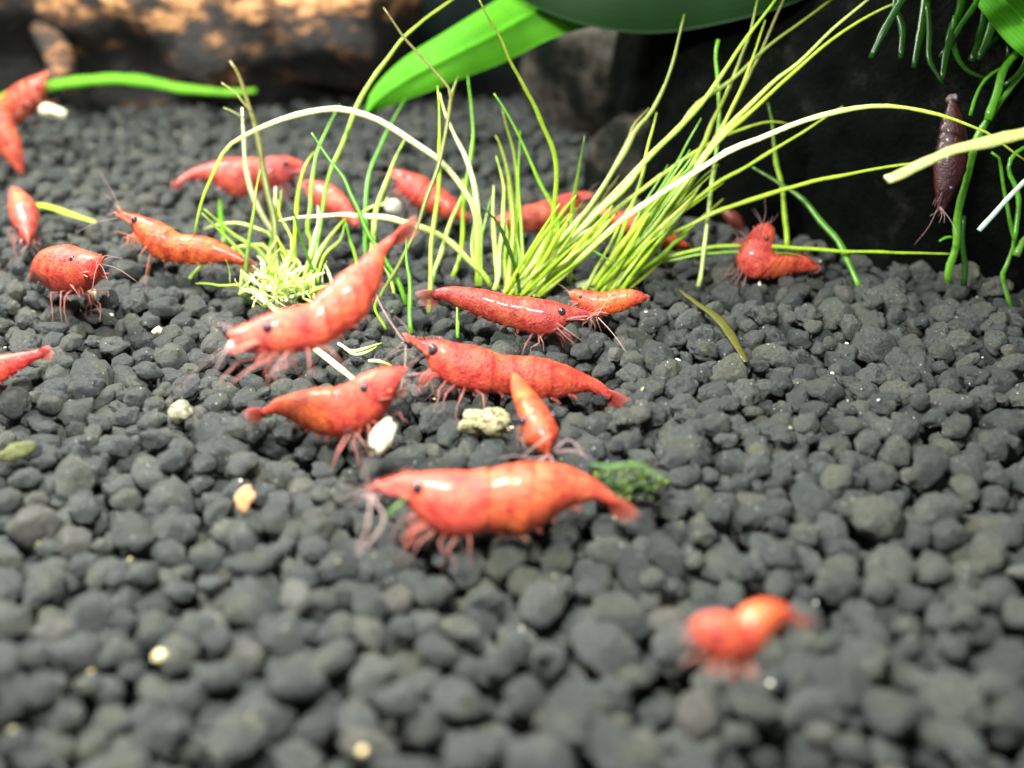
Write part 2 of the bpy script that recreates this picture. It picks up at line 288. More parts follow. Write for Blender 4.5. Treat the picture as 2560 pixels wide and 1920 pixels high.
shrimp('tiny very blurred orange shrimp in the lower right foreground', st([(470,650,472,668),(540,600,540,700),(600,560,590,850),(690,530,680,980),(790,520,780,1040),(890,540,890,1050),(975,560,1000,1020),(1070,455,1120,930),(1180,402,1220,830),(1300,400,1310,730),(1410,435,1400,650),(1500,500,1480,625),(1560,565,1555,622),(1630,605,1625,632),(1670,630,1668,642)], 1600, 1400, 3.95), 5.6, 5.9, (0.60, 0.115, 0.05), leg_k=2.3, eye_s=0.18, sc=0.5, seed=22, fan=0.06)
d = gd(600, .1)
shrimp('faint small red shrimp just behind the head of the upright pair', [(1560,455,5),(1572,462,12),(1585,472,15),(1596,484,12),(1602,496,6)], d + 1.5, d + 1.5, (0.14, 0.025, 0.015), eye_s=0.15, seed=23, legs=False, fan=0.06)


# pebbles : each one comes to rest on the ones already lying there
def mound(x, y):
    return 0.16 * mnoise.noise(Vector((x * 0.22, y * 0.22, 3.1))) + 0.07 * mnoise.noise(Vector((x * 0.8, y * 0.8, 9.0)))
cell = 0.6; grid = {}; peb = []
def neigh(x, y):
    i, j = int(math.floor(x / cell)), int(math.floor(y / cell)); out = []
    for a in (-1, 0, 1):
        for b in (-1, 0, 1): out += grid.get((i + a, j + b), ())
    return out
rng = random.Random(5)
def field_pt():
    while True:
        y = 3.0 + 21.5 * rng.random(); hw = 0.50 * y + 3.6
        x = rng.uniform(-16, 16)
        if abs(x) < hw: return x, y
NP = 31500
for _ in range(NP):
    r = min(0.21, max(0.05, rng.lognormvariate(math.log(0.1), 0.27)))
    if rng.random() < 0.025: r *= 1.25
    cx, cy = field_pt(); best = None
    for k in range(7):
        x = cx + rng.uniform(-.45, .45) if k else cx; y = cy + rng.uniform(-.45, .45) if k else cy
        z = -0.62 + r + mound(x, y)
        for (qx, qy, qz, qr) in neigh(x, y):
            d2 = (x - qx) ** 2 + (y - qy) ** 2; s = (r + qr) * 0.93
            if d2 < s * s:
                zz = qz + math.sqrt(s * s - d2) * 0.86
                if zz > z: z = zz
        if best is None or z < best[2]: best = (x, y, z)
    x, y, z = best
    grid.setdefault((int(math.floor(x / cell)), int(math.floor(y / cell))), []).append((x, y, z, r)); peb.append((x, y, z, r))
tops = []
for _ in range(600):
    x, y = field_pt(); t = [q[2] + math.sqrt(max(0, q[3] ** 2 - (x - q[0]) ** 2 - (y - q[1]) ** 2)) for q in neigh(x, y) if (x - q[0]) ** 2 + (y - q[1]) ** 2 < q[3] ** 2]
    if t: tops.append(max(t))
ZSH = -float(np.percentile(tops, 72))
print('pebble top level', -ZSH, 'spread', np.std(tops))
CLR = []
for a_, k_ in SHR:
    c_ = catmull([(x * K, y * K, r * K) for x, y, r in a_[1]] if len(a_[1][0]) == 3 else [((a + c) / 2, (b + d) / 2, math.hypot(a - c, b - d) / 2) for a, b, c, d in a_[1]], 26)
    for i_, q_ in enumerate(c_):
        t_ = i_ / 25; CLR.append((q_[0], q_[1], q_[2], a_[2] + (a_[3] - a_[2]) * t_))
CLR += [(x_, 722, 34, DG(735)) for x_ in range(650, 790, 20)] + [(1215, 1057, 40, DG(1057)), (955, 1100, 45, 10.0), (610, 1248, 25, 9.0), (1570, 1200, 40, 9.2)]
CLR = np.array(CLR)
keep = []; grid = {}
for (x, y, z, r) in peb:
    zz = z + ZSH; d_ = y * CP - (zz - CAMH) * SP; u_ = y * SP + (zz - CAMH) * CP; px_ = 1280 + FPX * x / d_; py_ = 960 - FPX * u_ / d_; rp = r * FPX / d_
    if zz + r * 0.95 > 0.15 + 0.1 * (y > 11 and x > 2.0): continue
    D_ = np.hypot(CLR[:, 0] - px_, CLR[:, 1] - py_)
    if np.any((D_ < CLR[:, 2] * 0.72 + rp * 0.75) & (d_ < CLR[:, 3] + CLR[:, 2] * CLR[:, 3] / FPX * 0.5) & (zz > -0.12)): continue
    keep.append((x, y, z, r)); grid.setdefault((int(math.floor(x / cell)), int(math.floor(y / cell))), []).append((x, y, z, r))
print('pebbles', len(peb), len(keep)); peb = keep
def topz(x, y, default=-0.15):
    t = default
    for q in neigh(x, y):
        d2 = (x - q[0]) ** 2 + (y - q[1]) ** 2
        if d2 < q[3] ** 2: t = max(t, q[2] + ZSH + math.sqrt(q[3] ** 2 - d2) * 0.85)
    return t
import bmesh
def lump(seed, sub, amp=1.0):
    bm = bmesh.new(); bmesh.ops.create_icosphere(bm, subdivisions=sub, radius=1.0); rr = random.Random(seed)
    off = Vector((rr.uniform(-50, 50), rr.uniform(-50, 50), rr.uniform(-50, 50)))
    sc = Vector((rr.uniform(0.95, 1.42), rr.uniform(0.82, 1.1), rr.uniform(0.7, 1.0)))
    planes = [(Vector((rr.gauss(0, 1), rr.gauss(0, 1), rr.gauss(0, 1))).normalized(), rr.uniform(0.68, 0.9)) for _ in range(rr.randint(3, 7))]
    for v in bm.verts:
        d = v.co.normalized(); k = 1 + amp * (0.36 * mnoise.noise(d * 1.2 + off) + 0.24 * mnoise.noise(d * 2.7 + off * 2) + 0.12 * mnoise.noise(d * 6 + off))
        p = d * k
        for n, h in planes:
            e = p.dot(n) - h
            if e > 0: p -= n * e * 0.55
        v.co = Vector((p.x * sc.x, p.y * sc.y, p.z * sc.z))
    V = np.array([v.co[:] for v in bm.verts]); F = np.array([[v.index for v in f.verts] for f in bm.faces]); bm.free(); return V, F
LUMPS = {s: [lump(100 + i, s + 1) for i in range(16)] for s in (0, 1, 2, 3)}
def rot(rr):
    a, b, c = rr.uniform(0, 6.28), rr.gauss(0, 0.35), rr.gauss(0, 0.35)
    Rz = np.array([[math.cos(a), -math.sin(a), 0], [math.sin(a), math.cos(a), 0], [0, 0, 1]])
    Rx = np.array([[1, 0, 0], [0, math.cos(b), -math.sin(b)], [0, math.sin(b), math.cos(b)]])
    Ry = np.array([[math.cos(c), 0, math.sin(c)], [0, 1, 0], [-math.sin(c), 0, math.cos(c)]])
    return Rz @ Rx @ Ry, (a, b, c)
info = []
for i, (x, y, z, r) in enumerate(peb):
    z += ZSH; fx, fy, fz = x, y, z - CAMH; d = fy * CP - fz * SP; u = fy * SP + fz * CP
    px = 1280 + FPX * fx / d; py = 960 - FPX * u / d
    over = False
    for (qx, qy, qz, qr) in neigh(x, y):
        if qz + ZSH > z + 0.06 and (qx - x) ** 2 + (qy - y) ** 2 < (0.75 * (qr)) ** 2: over = True; break
    vis = (-40 < px < 2600) and (-40 < py < 1960) and not over
    info.append((x, y, z, r, d, px, py, vis))
order = sorted([i for i, q in enumerate(info) if q[7] and q[2] > -0.32 and q[6] < 1930 and 0 < q[5] < 2560], key=lambda i: -info[i][3] / info[i][4])[:300]
single = set(order)
pm = []
for V, F in LUMPS[2]:
    me = bpy.data.meshes.new('pebble'); me.from_pydata(V.tolist(), [], F.tolist()); me.materials.append(M_PEBBLE)
    me.polygons.foreach_set('use_smooth', [True] * len(F)); me.update(); pm.append(me)
for i in order:
    x, y, z, r = info[i][:4]; o = bpy.data.objects.new('pebble', rng.choice(pm)); COL.objects.link(o); o.parent = bed
    o.location = (x, y, z); o.rotation_euler = (rng.gauss(0, .35), rng.gauss(0, .35), rng.uniform(0, 6.28)); o.scale = (r * 1.04,) * 3
VV, FF, RR = [], [], []; nb = 0
for i, q in enumerate(info):
    if i in single: continue
    x, y, z, r, d = q[:5]
    if z < -0.52: continue
    s = (3 if 9.3 < d < 13.5 and r > 0.125 and z > -0.12 else 2) if (q[7] and d < 15.5 and z > -0.22) else 1
    V, F = LUMPS[s][rng.randrange(16)]; R, _ = rot(rng); VV.append((V * r * 1.04) @ R.T + np.array([x, y, z])); FF.append(F + nb); nb += len(V)
    RR.append(np.full(len(V), rng.random(), dtype=np.float32))
VV = np.vstack(VV).astype(np.float32); FF = np.vstack(FF).astype(np.int32); RR = np.concatenate(RR)
me = bpy.data.meshes.new('gravel'); me.vertices.add(len(VV)); me.vertices.foreach_set('co', VV.ravel())
me.loops.add(FF.size); me.loops.foreach_set('vertex_index', FF.ravel()); me.polygons.add(len(FF))
me.polygons.foreach_set('loop_start', np.arange(0, FF.size, 3, dtype=np.int32)); me.polygons.foreach_set('loop_total', np.full(len(FF), 3, dtype=np.int32))
me.polygons.foreach_set('use_smooth', np.ones(len(FF), dtype=bool)); me.update(calc_edges=True)
at = me.attributes.new('rnd', 'FLOAT', 'POINT'); at.data.foreach_set('value', RR); me.materials.append(M_GRAVEL); me.validate()
gr = bpy.data.objects.new('gravel', me); COL.objects.link(gr); gr.parent = bed; tag(gr, kind='stuff')

# ------------------------------------------------------------------ rocks and driftwood
def rock(name, label, cx, scale, seed, sub=5, mat=None, amp=0.35, shear=0.0, tint=(1, 1, 1), freq=1.0, cat='rock'):
    bm = bmesh.new(); bmesh.ops.create_icosphere(bm, subdivisions=sub, radius=1.0); off = Vector((seed * 7.3, seed * 3.1, seed)); vs = []
    for v in bm.verts:
        d = v.co.normalized(); k = 1 + amp * (mnoise.noise(d * 1.3 * freq + off) + 0.45 * mnoise.noise(d * 3.1 * freq + off) + 0.2 * mnoise.noise(d * 7 * freq + off) + 0.1 * mnoise.noise(d * 15 * freq + off))
        p = Vector((d.x * k * scale[0], d.y * k * scale[1], d.z * k * scale[2])); p.y += -shear * max(0, p.z)
        vs.append(p + Vector(cx))
    fs = [tuple(v.index for v in f.verts) for f in bm.faces]; bm.free()
    mb = MB(); mb.add(vs, fs, 0, tint); o = mb.build(name, mat or M_ROCK, origin=cx); return tag(o, label, cat)
rock('rock', 'large dark rock behind the right grass clump with a pale worn upper edge', (4.6, 22.3, 1.2), (4.1, 3.8, 4.3), 3, shear=0.05, amp=0.22)
rock('rock', 'rock coloured near black as shade, filling the right background', (8.9, 17.1, 1.0), (6.2, 5.6, 6.5), 8, shear=0.0, amp=0.1, mat=M_SHADE_ROCK)
rock('rock', 'mid sized rock coloured dark as shade just behind the upright shrimp and its neighbour', (4.2, 17.4, 0.6), (2.7, 3.1, 3.6), 15, shear=0.0, amp=0.16, mat=M_SHADE_ROCK)
rock('rock', 'low grey rock half in shade between the grass bundle and the shade-dark rock', (2.2, 16.6, -0.2), (1.2, 0.8, 1.5), 12, sub=4, amp=0.3)
def log(name, label, pts, rad, seed, tint_fn, n=48, m=160):
    c = catmull([(*p, r) for p, r in zip(pts, rad)], m); mb = MB(); vs = []; cs = []; fs = []
    for i in range(m):
        p = Vector(c[i][:3]); t = Vector(c[min(i + 1, m - 1)][:3]) - Vector(c[max(0, i - 1)][:3]); t.normalize(); Nn = Vector((0, 0, 1)); Nn = (Nn - t * Nn.dot(t)).normalized(); B = t.cross(Nn)
        for k in range(n):
            a = 2 * math.pi * k / n; d = Nn * math.cos(a) + B * math.sin(a); q = p + d * c[i][3]
            h = 1 + 0.25 * mnoise.noise(Vector((q.x * .35, q.y * .5, q.z * .5)) + Vector((seed,) * 3)) + 0.14 * mnoise.noise(Vector((q.x * .9, q.y * 1.5, q.z * 1.5))) + 0.06 * mnoise.noise(q * 3)
            taper = min(1, i / 5, (m - 1 - i) / 5) ** 0.5 if 0 < i < m - 1 else 0.02
            vs.append(p + d * c[i][3] * h * taper); cs.append(tint_fn(math.cos(a), p.x))
    for i in range(m - 1):
        for k in range(n): fs.append((i * n + k, (i + 1) * n + k, (i + 1) * n + (k + 1) % n, i * n + (k + 1) % n))
    mb.add(vs, fs, 0, cs); o = mb.build(name, M_WOOD, origin=(Vector(pts[len(pts) // 2]))); return tag(o, label, 'driftwood')
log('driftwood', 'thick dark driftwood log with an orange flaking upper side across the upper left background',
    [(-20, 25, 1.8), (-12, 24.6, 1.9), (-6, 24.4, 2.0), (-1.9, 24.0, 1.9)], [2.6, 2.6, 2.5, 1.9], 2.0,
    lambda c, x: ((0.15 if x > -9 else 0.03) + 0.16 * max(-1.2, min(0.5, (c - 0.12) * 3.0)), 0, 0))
log('driftwood', 'short tan driftwood stub standing left of the long log, above the green strand',
    [tuple(P(60, -60, 22)), tuple(P(110, 60, 21.5)), tuple(P(150, 150, 21.2)), tuple(P(165, 235, 21.2))], [0.3, 0.3, 0.27, 0.2], 5.0, lambda c, x: (0.04, 0, 0), n=20, m=60)

# ------------------------------------------------------------------ grass
def blade_mesh(mb, pts, rad, d0, d1, c0, c1, n=None, sides=7, flat=1.0, taper=0.35, basef=1.0):
    n = n or max(8, min(34, int(sum(math.dist(pts[i][:2], pts[i + 1][:2]) for i in range(len(pts) - 1)) / 26) + 4))
    c = catmull(pts, n); P3 = []; R = []; C = []; sd_ = pts[0][0] * 0.37 + rad; flat = flat * 0.75 if flat == 1.0 else flat
    for i in range(1, n):
        c[i][0] += 2.6 * mnoise.noise(Vector((i * 0.33, sd_, 0))); c[i][1] += 2.0 * mnoise.noise(Vector((i * 0.33, 7.0, sd_)))
    for i in range(n):
        t = i / (n - 1); d = d0 + (d1 - d0) * t; P3.append(P(c[i][0], c[i][1], d))
        k = (basef + (1 - basef) * min(1, t * 4)) * (1 - (1 - taper) * max(0, t - 0.55) / 0.45)
        R.append(rad * 0.98 * k * d / FPX * (1 + 0.30 * mnoise.noise(Vector((i * 0.6, sd_, 3.0))))); 
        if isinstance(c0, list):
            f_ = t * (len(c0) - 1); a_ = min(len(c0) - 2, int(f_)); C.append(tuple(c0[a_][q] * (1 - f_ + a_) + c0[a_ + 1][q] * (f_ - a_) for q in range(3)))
        else: C.append(tuple(c0[q] * (1 - t) + c1[q] * t for q in range(3)))
    mb.tube(P3, R, sides, 0, C, flat)
LIME = (0.42, 0.62, 0.05); GREEN = (0.15, 0.42, 0.03); PALE = (0.68, 0.80, 0.30); OLIVE = (0.19, 0.25, 0.025); WHITE = (0.90, 0.93, 0.66)  # WHITE: straw and root colour, also painted glare on the arching blades
DARK = (0.06, 0.15, 0.02); BROWN = (0.26, 0.24, 0.09); YEL = (0.55, 0.68, 0.09)
def plant(name, label, base, blades, cat='aquatic grass', extra=None, group=None):
    e = empty(name, base, label, cat, group)
    for b in blades:
        pts, rad, c0, c1 = b[:4]; dz = b[4] if len(b) > 4 else random.uniform(-0.6, 0.8)
        db = b[5] if len(b) > 5 else DG(pts[0][1], 0.0)
        mb = MB(); blade_mesh(mb, pts, rad, db, db + dz, c0, c1)
        mb.build('blade', M_BLADE, e)
    if extra: extra(e)
    return e
left_blades = [
 ([(775,705),(795,600),(808,510),(823,436),(835,402),(850,377),(889,272),(928,202),(967,148),(1005,97),(1044,62),(1083,31),(1140,-8)],6,GREEN,YEL,0.6),
 ([(770,690),(778,607),(769,575),(776,521),(778,482),(787,414),(798,364),(823,312),(850,260)],5.5,LIME,GREEN,1.0),
 ([(700,690),(690,640),(688,570),(681,525),(672,493),(665,459),(656,414),(652,380),(643,335),(631,290),(620,260),(611,233),(602,199),(590,172),(575,152)],9,OLIVE,BROWN,0.2),
 ([(700,680),(688,593),(661,548),(631,482),(623,459),(615,425),(611,380),(610,335),(607,301),(606,269)],7.5,OLIVE,WHITE,-0.1),
 ([(632,282),(611,260),(586,231),(554,207)],2.6,BROWN,PALE,0,13.2),
 ([(612,297),(600,290),(580,278),(559,268)],2.0,BROWN,PALE,0,13.2),
 ([(690,650),(686,560),(686,525),(689,466)],6.5,PALE,WHITE,0.1),
 ([(672,670),(676,616),(688,570),(699,525),(703,475)],4.5,GREEN,LIME,0),
 ([(613,760),(611,706),(615,660),(622,604),(631,548),(640,480),(651,425)],5,DARK,LIME,0.1),
 ([(690,690),(649,627),(620,609),(586,586),(552,557),(510,523)],5.5,PALE,LIME,-0.6),
 ([(650,700),(613,647),(593,622),(570,597),(536,564),(505,534)],5.5,PALE,LIME,-0.8),
 ([(700,660),(679,593),(661,579),(631,566),(597,558),(563,558),(532,564),(507,573)],4.5,LIME,PALE,0.4),
 ([(700,690),(665,618),(620,616),(586,622),(552,636),(518,654),(489,681),(468,704),(446,722),(412,733),(378,742)],6.5,LIME,PALE,-0.2),
 ([(660,740),(600,714),(552,714),(518,709),(490,708)],3.5,YEL,LIME,0.0),
 ([(640,715),(609,674),(582,652),(554,645)],3.2,WHITE,YEL,0.1),
 ([(740,700),(737,634),(737,582),(742,525),(744,493),(753,448),(767,407),(787,380)],5.5,LIME,YEL,0.5),
 ([(800,745),(789,706),(780,672),(767,638),(749,582),(740,546),(724,509)],4.5,GREEN,DARK,-0.3),
 ([(775,720),(783,668),(801,627),(823,593),(863,546)],6.5,PALE,LIME,0.4),
 ([(700,720),(730,620),(722,580),(700,540),(695,500)],4,PALE,YEL,0.3),
 ([(760,700),(775,640),(795,560),(795,515)],6,YEL,WHITE,0.4),
 ([(660,700),(652,638),(627,613)],5,PALE,PALE,0.1),
 ([(680,700),(672,640),(690,600)],5,LIME,PALE,0.1),
 ([(720,700),(715,640),(690,590)],5,LIME,YEL,0.1),
 ([(560,610),(559,593),(552,548),(550,498)],7,GREEN,GREEN,0.8,14.5),
 ([(834,720),(826,690),(811,661)],4,PALE,WHITE,0.1),
 ([(735,700),(750,660),(700,625)],4,WHITE,YEL,0.1),
]
def left_crown(e):
    rr = random.Random(3)
    for i in range(125):
        bx, by = rr.gauss(705, 48), rr.gauss(718, 20); a = rr.uniform(-2.9, -0.25); L = rr.uniform(25, 80)
        tx, ty = bx + L * math.cos(a), by + L * math.sin(a) * 0.9
        c = rr.choice([WHITE, WHITE, PALE, PALE, YEL, LIME]); mb = MB(); d = DG(by, .2)
        blade_mesh(mb, [(bx, by), ((bx + tx) / 2 + rr.gauss(0, 3), (by + ty) / 2 - rr.uniform(0, 5)), (tx, ty)], rr.uniform(1.6, 5.0), d, d + rr.uniform(-.5, .4), c, rr.choice([WHITE, PALE, LIME]), n=8)
        mb.build('blade', M_BLADE, e)
    for i in range(12):                                                # fine pale roots trailing to the gravel
        bx, by = rr.gauss(680, 50), rr.gauss(735, 10); pts = [(bx, by)]
        for k in range(4): pts.append((pts[-1][0] + rr.gauss(0, 12), pts[-1][1] + rr.uniform(4, 16)))
        mb = MB(); blade_mesh(mb, pts, 1.7, DG(by), DG(pts[-1][1], 0.05), WHITE, PALE, n=10, sides=5); mb.build('root', M_BLADE, e)
plant('hairgrass', 'small uprooted grass tuft with a bright yellow white crown left of centre', G(710, 735), left_blades, extra=left_crown)
mid_blades = [
 ([(1193,715),(1194,640),(1192,560),(1180,510),(1153,463),(1122,424),(1091,393),(1044,362),(986,323),(928,292),(850,272),(789,276),(722,292),(654,317),(600,346),(563,375),(532,436),(505,500),(485,584)],7.5,[LIME,PALE,WHITE,WHITE,WHITE,YEL,LIME],YEL,-0.3),  # white middle is overexposed glare painted along the arch
 ([(1227,715),(1207,683),(1173,652),(1139,616),(1105,591),(1060,570),(1015,557),(969,545),(902,539),(860,536),(812,539),(744,544),(697,552)],8,[LIME,PALE,PALE,WHITE,WHITE,PALE],WHITE,-0.4),  # glare on the lower arch painted in as white
 ([(915,650),(914,593),(916,486),(928,420),(955,358),(986,292),(1015,245)],5.5,GREEN,GREEN,1.0),
 ([(925,715),(930,616),(934,583),(943,517),(963,459),(986,400),(1015,342)],6.5,PALE,LIME,0.5),
 ([(943,518),(962,510),(968,492)],4,PALE,YEL,0,13.4),
 ([(900,535),(925,520),(962,506)],4.5,LIME,PALE,0,13.4),
 ([(935,775),(958,724),(988,679),(1003,650),(1037,583),(1064,505),(1091,428),(1107,369),(1122,288),(1128,241),(1122,218),(1091,183),(1052,140),(1005,86),(959,19)],5.5,OLIVE,BROWN,0.3),
 ([(1124,290),(1128,241),(1134,225),(1145,190)],5,OLIVE,OLIVE,0.1,12.9),
 ([(1200,715),(1200,638),(1200,564),(1188,486),(1177,428),(1157,377),(1134,330),(1114,288),(1099,233)],7,[LIME,PALE,WHITE,PALE],WHITE,0.1),  # white stretch is strong light put into the blade colour
 ([(1071,781),(1076,717),(1078,625),(1085,564),(1095,467),(1099,369),(1099,292),(1095,214)],6,LIME,LIME,0.4),
 ([(1130,692),(1148,650),(1157,593),(1161,486),(1180,369),(1180,292),(1169,190)],5.5,LIME,GREEN,0.7),
 ([(1076,717),(1082,683),(1101,638),(1112,598),(1128,552),(1155,487),(1157,447)],6,PALE,LIME,0.2),
 ([(1285,712),(1289,638),(1293,544),(1293,443),(1285,381),(1270,327),(1254,272)],5.5,LIME,OLIVE,0.4),
 ([(1265,722),(1278,638),(1282,583),(1280,505),(1270,439),(1254,369),(1239,338)],8,YEL,OLIVE,0.3),
 ([(1235,725),(1248,683),(1250,622),(1258,544),(1260,474),(1250,428),(1239,389)],5.5,PALE,LIME,0.2),
 ([(1307,735),(1307,667),(1303,564),(1297,486),(1297,408),(1301,327)],4.5,LIME,GREEN,0.3),
 ([(1243,722),(1240,640),(1235,583),(1233,525),(1233,463)],6.5,YEL,PALE,0.2),
 ([(1190,700),(1205,593),(1215,544),(1231,486)],3.5,LIME,GREEN,0.4),
 ([(1300,738),(1293,692),(1277,638),(1250,567),(1227,537),(1208,517)],5.5,DARK,DARK,-0.5),
 ([(1340,730),(1365,680),(1385,620),(1397,565),(1383,517),(1359,474),(1332,416),(1305,354),(1270,288),(1235,233)],5.5,LIME,GREEN,-0.2),
 ([(1331,735),(1345,665),(1355,638),(1371,603),(1383,544),(1390,467),(1390,408),(1379,362),(1359,319),(1336,264),(1309,214),(1278,155),(1254,101),(1223,50),(1196,-5)],6.5,LIME,OLIVE,-0.6),
 ([(1426,710),(1429,624),(1429,554),(1437,486),(1449,412),(1462,338)],6,LIME,DARK,-0.4),
 ([(1015,762),(992,695),(970,661),(943,618),(920,583),(900,533),(873,478),(860,445),(826,402),(801,364),(778,332)],6.5,GREEN,GREEN,0.0),
 ([(1028,833),(1024,774),(1024,695),(1017,661),(1017,593)],6,GREEN,GREEN,0.2),
 ([(905,710),(890,650),(875,598),(863,552)],4.5,LIME,GREEN,0.2),
 ([(988,750),(976,695),(958,665)],4.5,LIME,PALE,0.2),
 ([(965,823),(936,772),(945,740)],3.8,LIME,LIME,0.0),
 ([(1144,845),(1144,772),(1146,730)],4.5,GREEN,LIME,0.3),
 ([(1265,720),(1262,650),(1268,600),(1262,540)],5,LIME,YEL,0.2),
 ([(1285,722),(1300,650),(1290,580),(1298,520)],5,GREEN,LIME,0.2),
 ([(1200,710),(1180,620),(1190,540),(1175,470)],5,LIME,GREEN,0.8),
 ([(790,720),(810,640),(850,600),(860,560)],4,LIME,LIME,0.3),
]
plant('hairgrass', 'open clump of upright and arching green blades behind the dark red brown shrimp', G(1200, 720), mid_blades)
right_main = [
 ([(1275,737),(1330,665),(1386,615),(1440,556),(1494,488),(1535,421),(1562,380),(1590,324),(1627,281),(1659,219),(1681,161),(1695,100),(1712,35)],6.5,PALE,OLIVE,0.4),
 ([(1345,741),(1424,673),(1480,619),(1548,556),(1603,516),(1684,464),(1765,413),(1825,375),(1898,346),(1970,317),(2042,292),(2115,274),(2187,265),(2260,268),(2361,290),(2439,319),(2478,338),(2528,377),(2570,405)],8,[YEL,PALE,WHITE,WHITE,PALE,YEL,OLIVE],OLIVE,-1.2),  # overexposed part of the blade painted white, then olive tip
 ([(1307,737),(1386,651),(1480,543),(1562,470),(1608,407),(1681,335),(1753,259),(1807,183),(1859,105),(1941,-5)],7.5,PALE,LIME,0.1),
 ([(1323,735),(1440,605),(1575,497),(1681,418),(1746,375),(1800,346),(1880,313),(1934,304),(1977,311)],5.5,PALE,YEL,0.6),
 ([(1340,690),(1364,630),(1399,611),(1440,613),(1480,627),(1524,651)],6,LIME,GREEN,-0.8),
 ([(1300,737),(1400,630),(1500,520),(1608,407),(1699,317),(1739,264),(1817,210),(1867,167),(1933,105),(2011,50),(2081,-3)],6.5,PALE,OLIVE,0.3),
 ([(1290,737),(1390,620),(1440,560),(1500,480),(1565,360),(1587,310),(1623,270)],6.5,LIME,BROWN,0.5),
 ([(1330,737),(1400,650),(1472,564),(1508,494),(1548,437)],6.5,PALE,BROWN,0.4),
 ([(1285,735),(1345,640),(1400,560),(1440,520)],6,YEL,LIME,0.3),
 ([(1295,735),(1360,660),(1430,600),(1500,560)],7,WHITE,PALE,-0.1),
]
right_two = [
 ([(1495,726),(1560,640),(1608,588),(1700,470),(1789,353),(1862,274),(1934,205),(1988,165),(2030,124),(2089,66),(2175,-5)],6.5,LIME,PALE,-0.2),
 ([(1505,726),(1570,640),(1640,560),(1720,450),(1800,350),(1870,285),(1950,213),(2050,122),(2128,66),(2205,23),(2270,-5)],5.5,LIME,YEL,-0.4),
 ([(1490,728),(1530,680),(1608,581),(1681,490),(1753,371),(1778,311),(1817,233),(1855,136),(1879,70),(1894,-5)],6.5,YEL,OLIVE,0.2),
 ([(1520,728),(1540,700),(1620,600),(1700,500),(1778,369),(1820,292),(1855,214),(1887,128),(1914,50)],5.5,LIME,YEL,0),
 ([(1525,730),(1550,690),(1650,550),(1730,440),(1797,330),(1855,225),(1890,155),(1922,85),(1960,-5)],5.5,LIME,BROWN,0.4),
 ([(1520,705),(1634,606),(1717,567),(1789,530),(1862,505),(1952,476),(2042,451),(2151,429),(2259,411),(2315,404)],6,LIME,YEL,-0.5),
 ([(1545,695),(1598,664),(1681,639),(1753,621),(1825,614),(1898,614),(2006,621),(2115,628),(2300,633),(2378,635)],5.5,LIME,LIME,-0.5),
 ([(1560,692),(1598,669),(1700,645),(1753,635),(1850,630),(1950,632),(2000,637)],4.5,LIME,GREEN,-0.3),
 ([(1530,715),(1600,640),(1681,552),(1771,473),(1862,418),(1970,353),(2061,295),(2108,266)],5.5,LIME,YEL,-0.2),
 ([(1510,712),(1560,620),(1608,534),(1645,480),(1681,425),(1717,360),(1753,295)],4.5,LIME,GREEN,-0.3),
 ([(1500,722),(1530,640),(1554,581),(1572,534),(1598,462),(1619,371),(1641,281)],5.5,LIME,YEL,0.3),
 ([(1530,712),(1620,600),(1699,505),(1753,447),(1797,411)],4.5,LIME,OLIVE,-0.1),
 ([(1440,716),(1500,690),(1560,610),(1600,560)],9,WHITE,YEL,0.0),
 ([(1455,722),(1510,690),(1570,610),(1640,520)],8,PALE,LIME,0.0),
]
def fill(base, spread, lo, hi, cols):
    def f(e):
        rr = random.Random(int(base[0]))
        for i in range(36):
            a = math.radians(rr.uniform(*spread)); L = rr.uniform(lo, hi); bx = base[0] + rr.gauss(0, 24); by = base[1] + rr.uniform(-8, 4)
            pts = [(bx, by)]
            for k in range(4):
                aa = a + rr.gauss(0, 0.05) - 0.02 * k; pts.append((pts[-1][0] + L / 4 * math.cos(aa), pts[-1][1] - L / 4 * math.sin(aa)))
            mb = MB(); d = DG(by); blade_mesh(mb, pts, rr.uniform(4, 7), d, d + rr.uniform(-.6, .7), rr.choice(cols[0]), rr.choice(cols[1])); mb.build('blade', M_BLADE, e)
    return f
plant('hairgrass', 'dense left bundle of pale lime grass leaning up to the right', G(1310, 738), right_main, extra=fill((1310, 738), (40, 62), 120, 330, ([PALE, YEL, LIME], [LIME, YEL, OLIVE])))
plant('hairgrass', 'dense right bundle of lime grass leaning up to the right above the small orange shrimp', G(1500, 728), right_two, extra=fill((1505, 728), (44, 64), 150, 420, ([YEL, LIME, PALE], [LIME, YEL, GREEN])))
def stray(name, label, pts, rad, c0, c1, d0, d1, cat='blade', flat=1.0, mat=None, taper=0.35, basef=1.0, group=None):
    mb = MB(); blade_mesh(mb, pts, rad, d0, d1, c0, c1, flat=flat, taper=taper, sides=10 if rad > 8 else 7, basef=basef)
    o = mb.build(name, mat or M_BLADE, origin=P(*pts[0], d0)); return tag(o, label, cat, group)
stray('grass_blade', 'thin green blade hanging down among the right grass with a whitish lower tip', [(1795,101),(1789,136),(1793,190),(1798,245),(1797,317),(1789,389),(1778,480),(1768,552),(1759,624),(1750,693),(1745,716)][::-1], 5.5, PALE, GREEN, DG(712), DG(712) + .2, taper=0.8)
stray('grass_blade', 'green blade standing upright behind the long horizontal blades on the right', [(1968,618),(1961,534),(1956,462),(1941,407),(1934,353),(1930,303),(1920,256)], 6.5, LIME, DARK, 13.6, 14.0)
stray('grass_blade', 'broad green blade slanting down to the gravel right of the pair of shrimps', [(2150,722),(2122,661),(2097,606),(2061,563),(2006,498),(1952,462),(1880,418)], 9, GREEN, DARK, DG(722), DG(722) + .5)
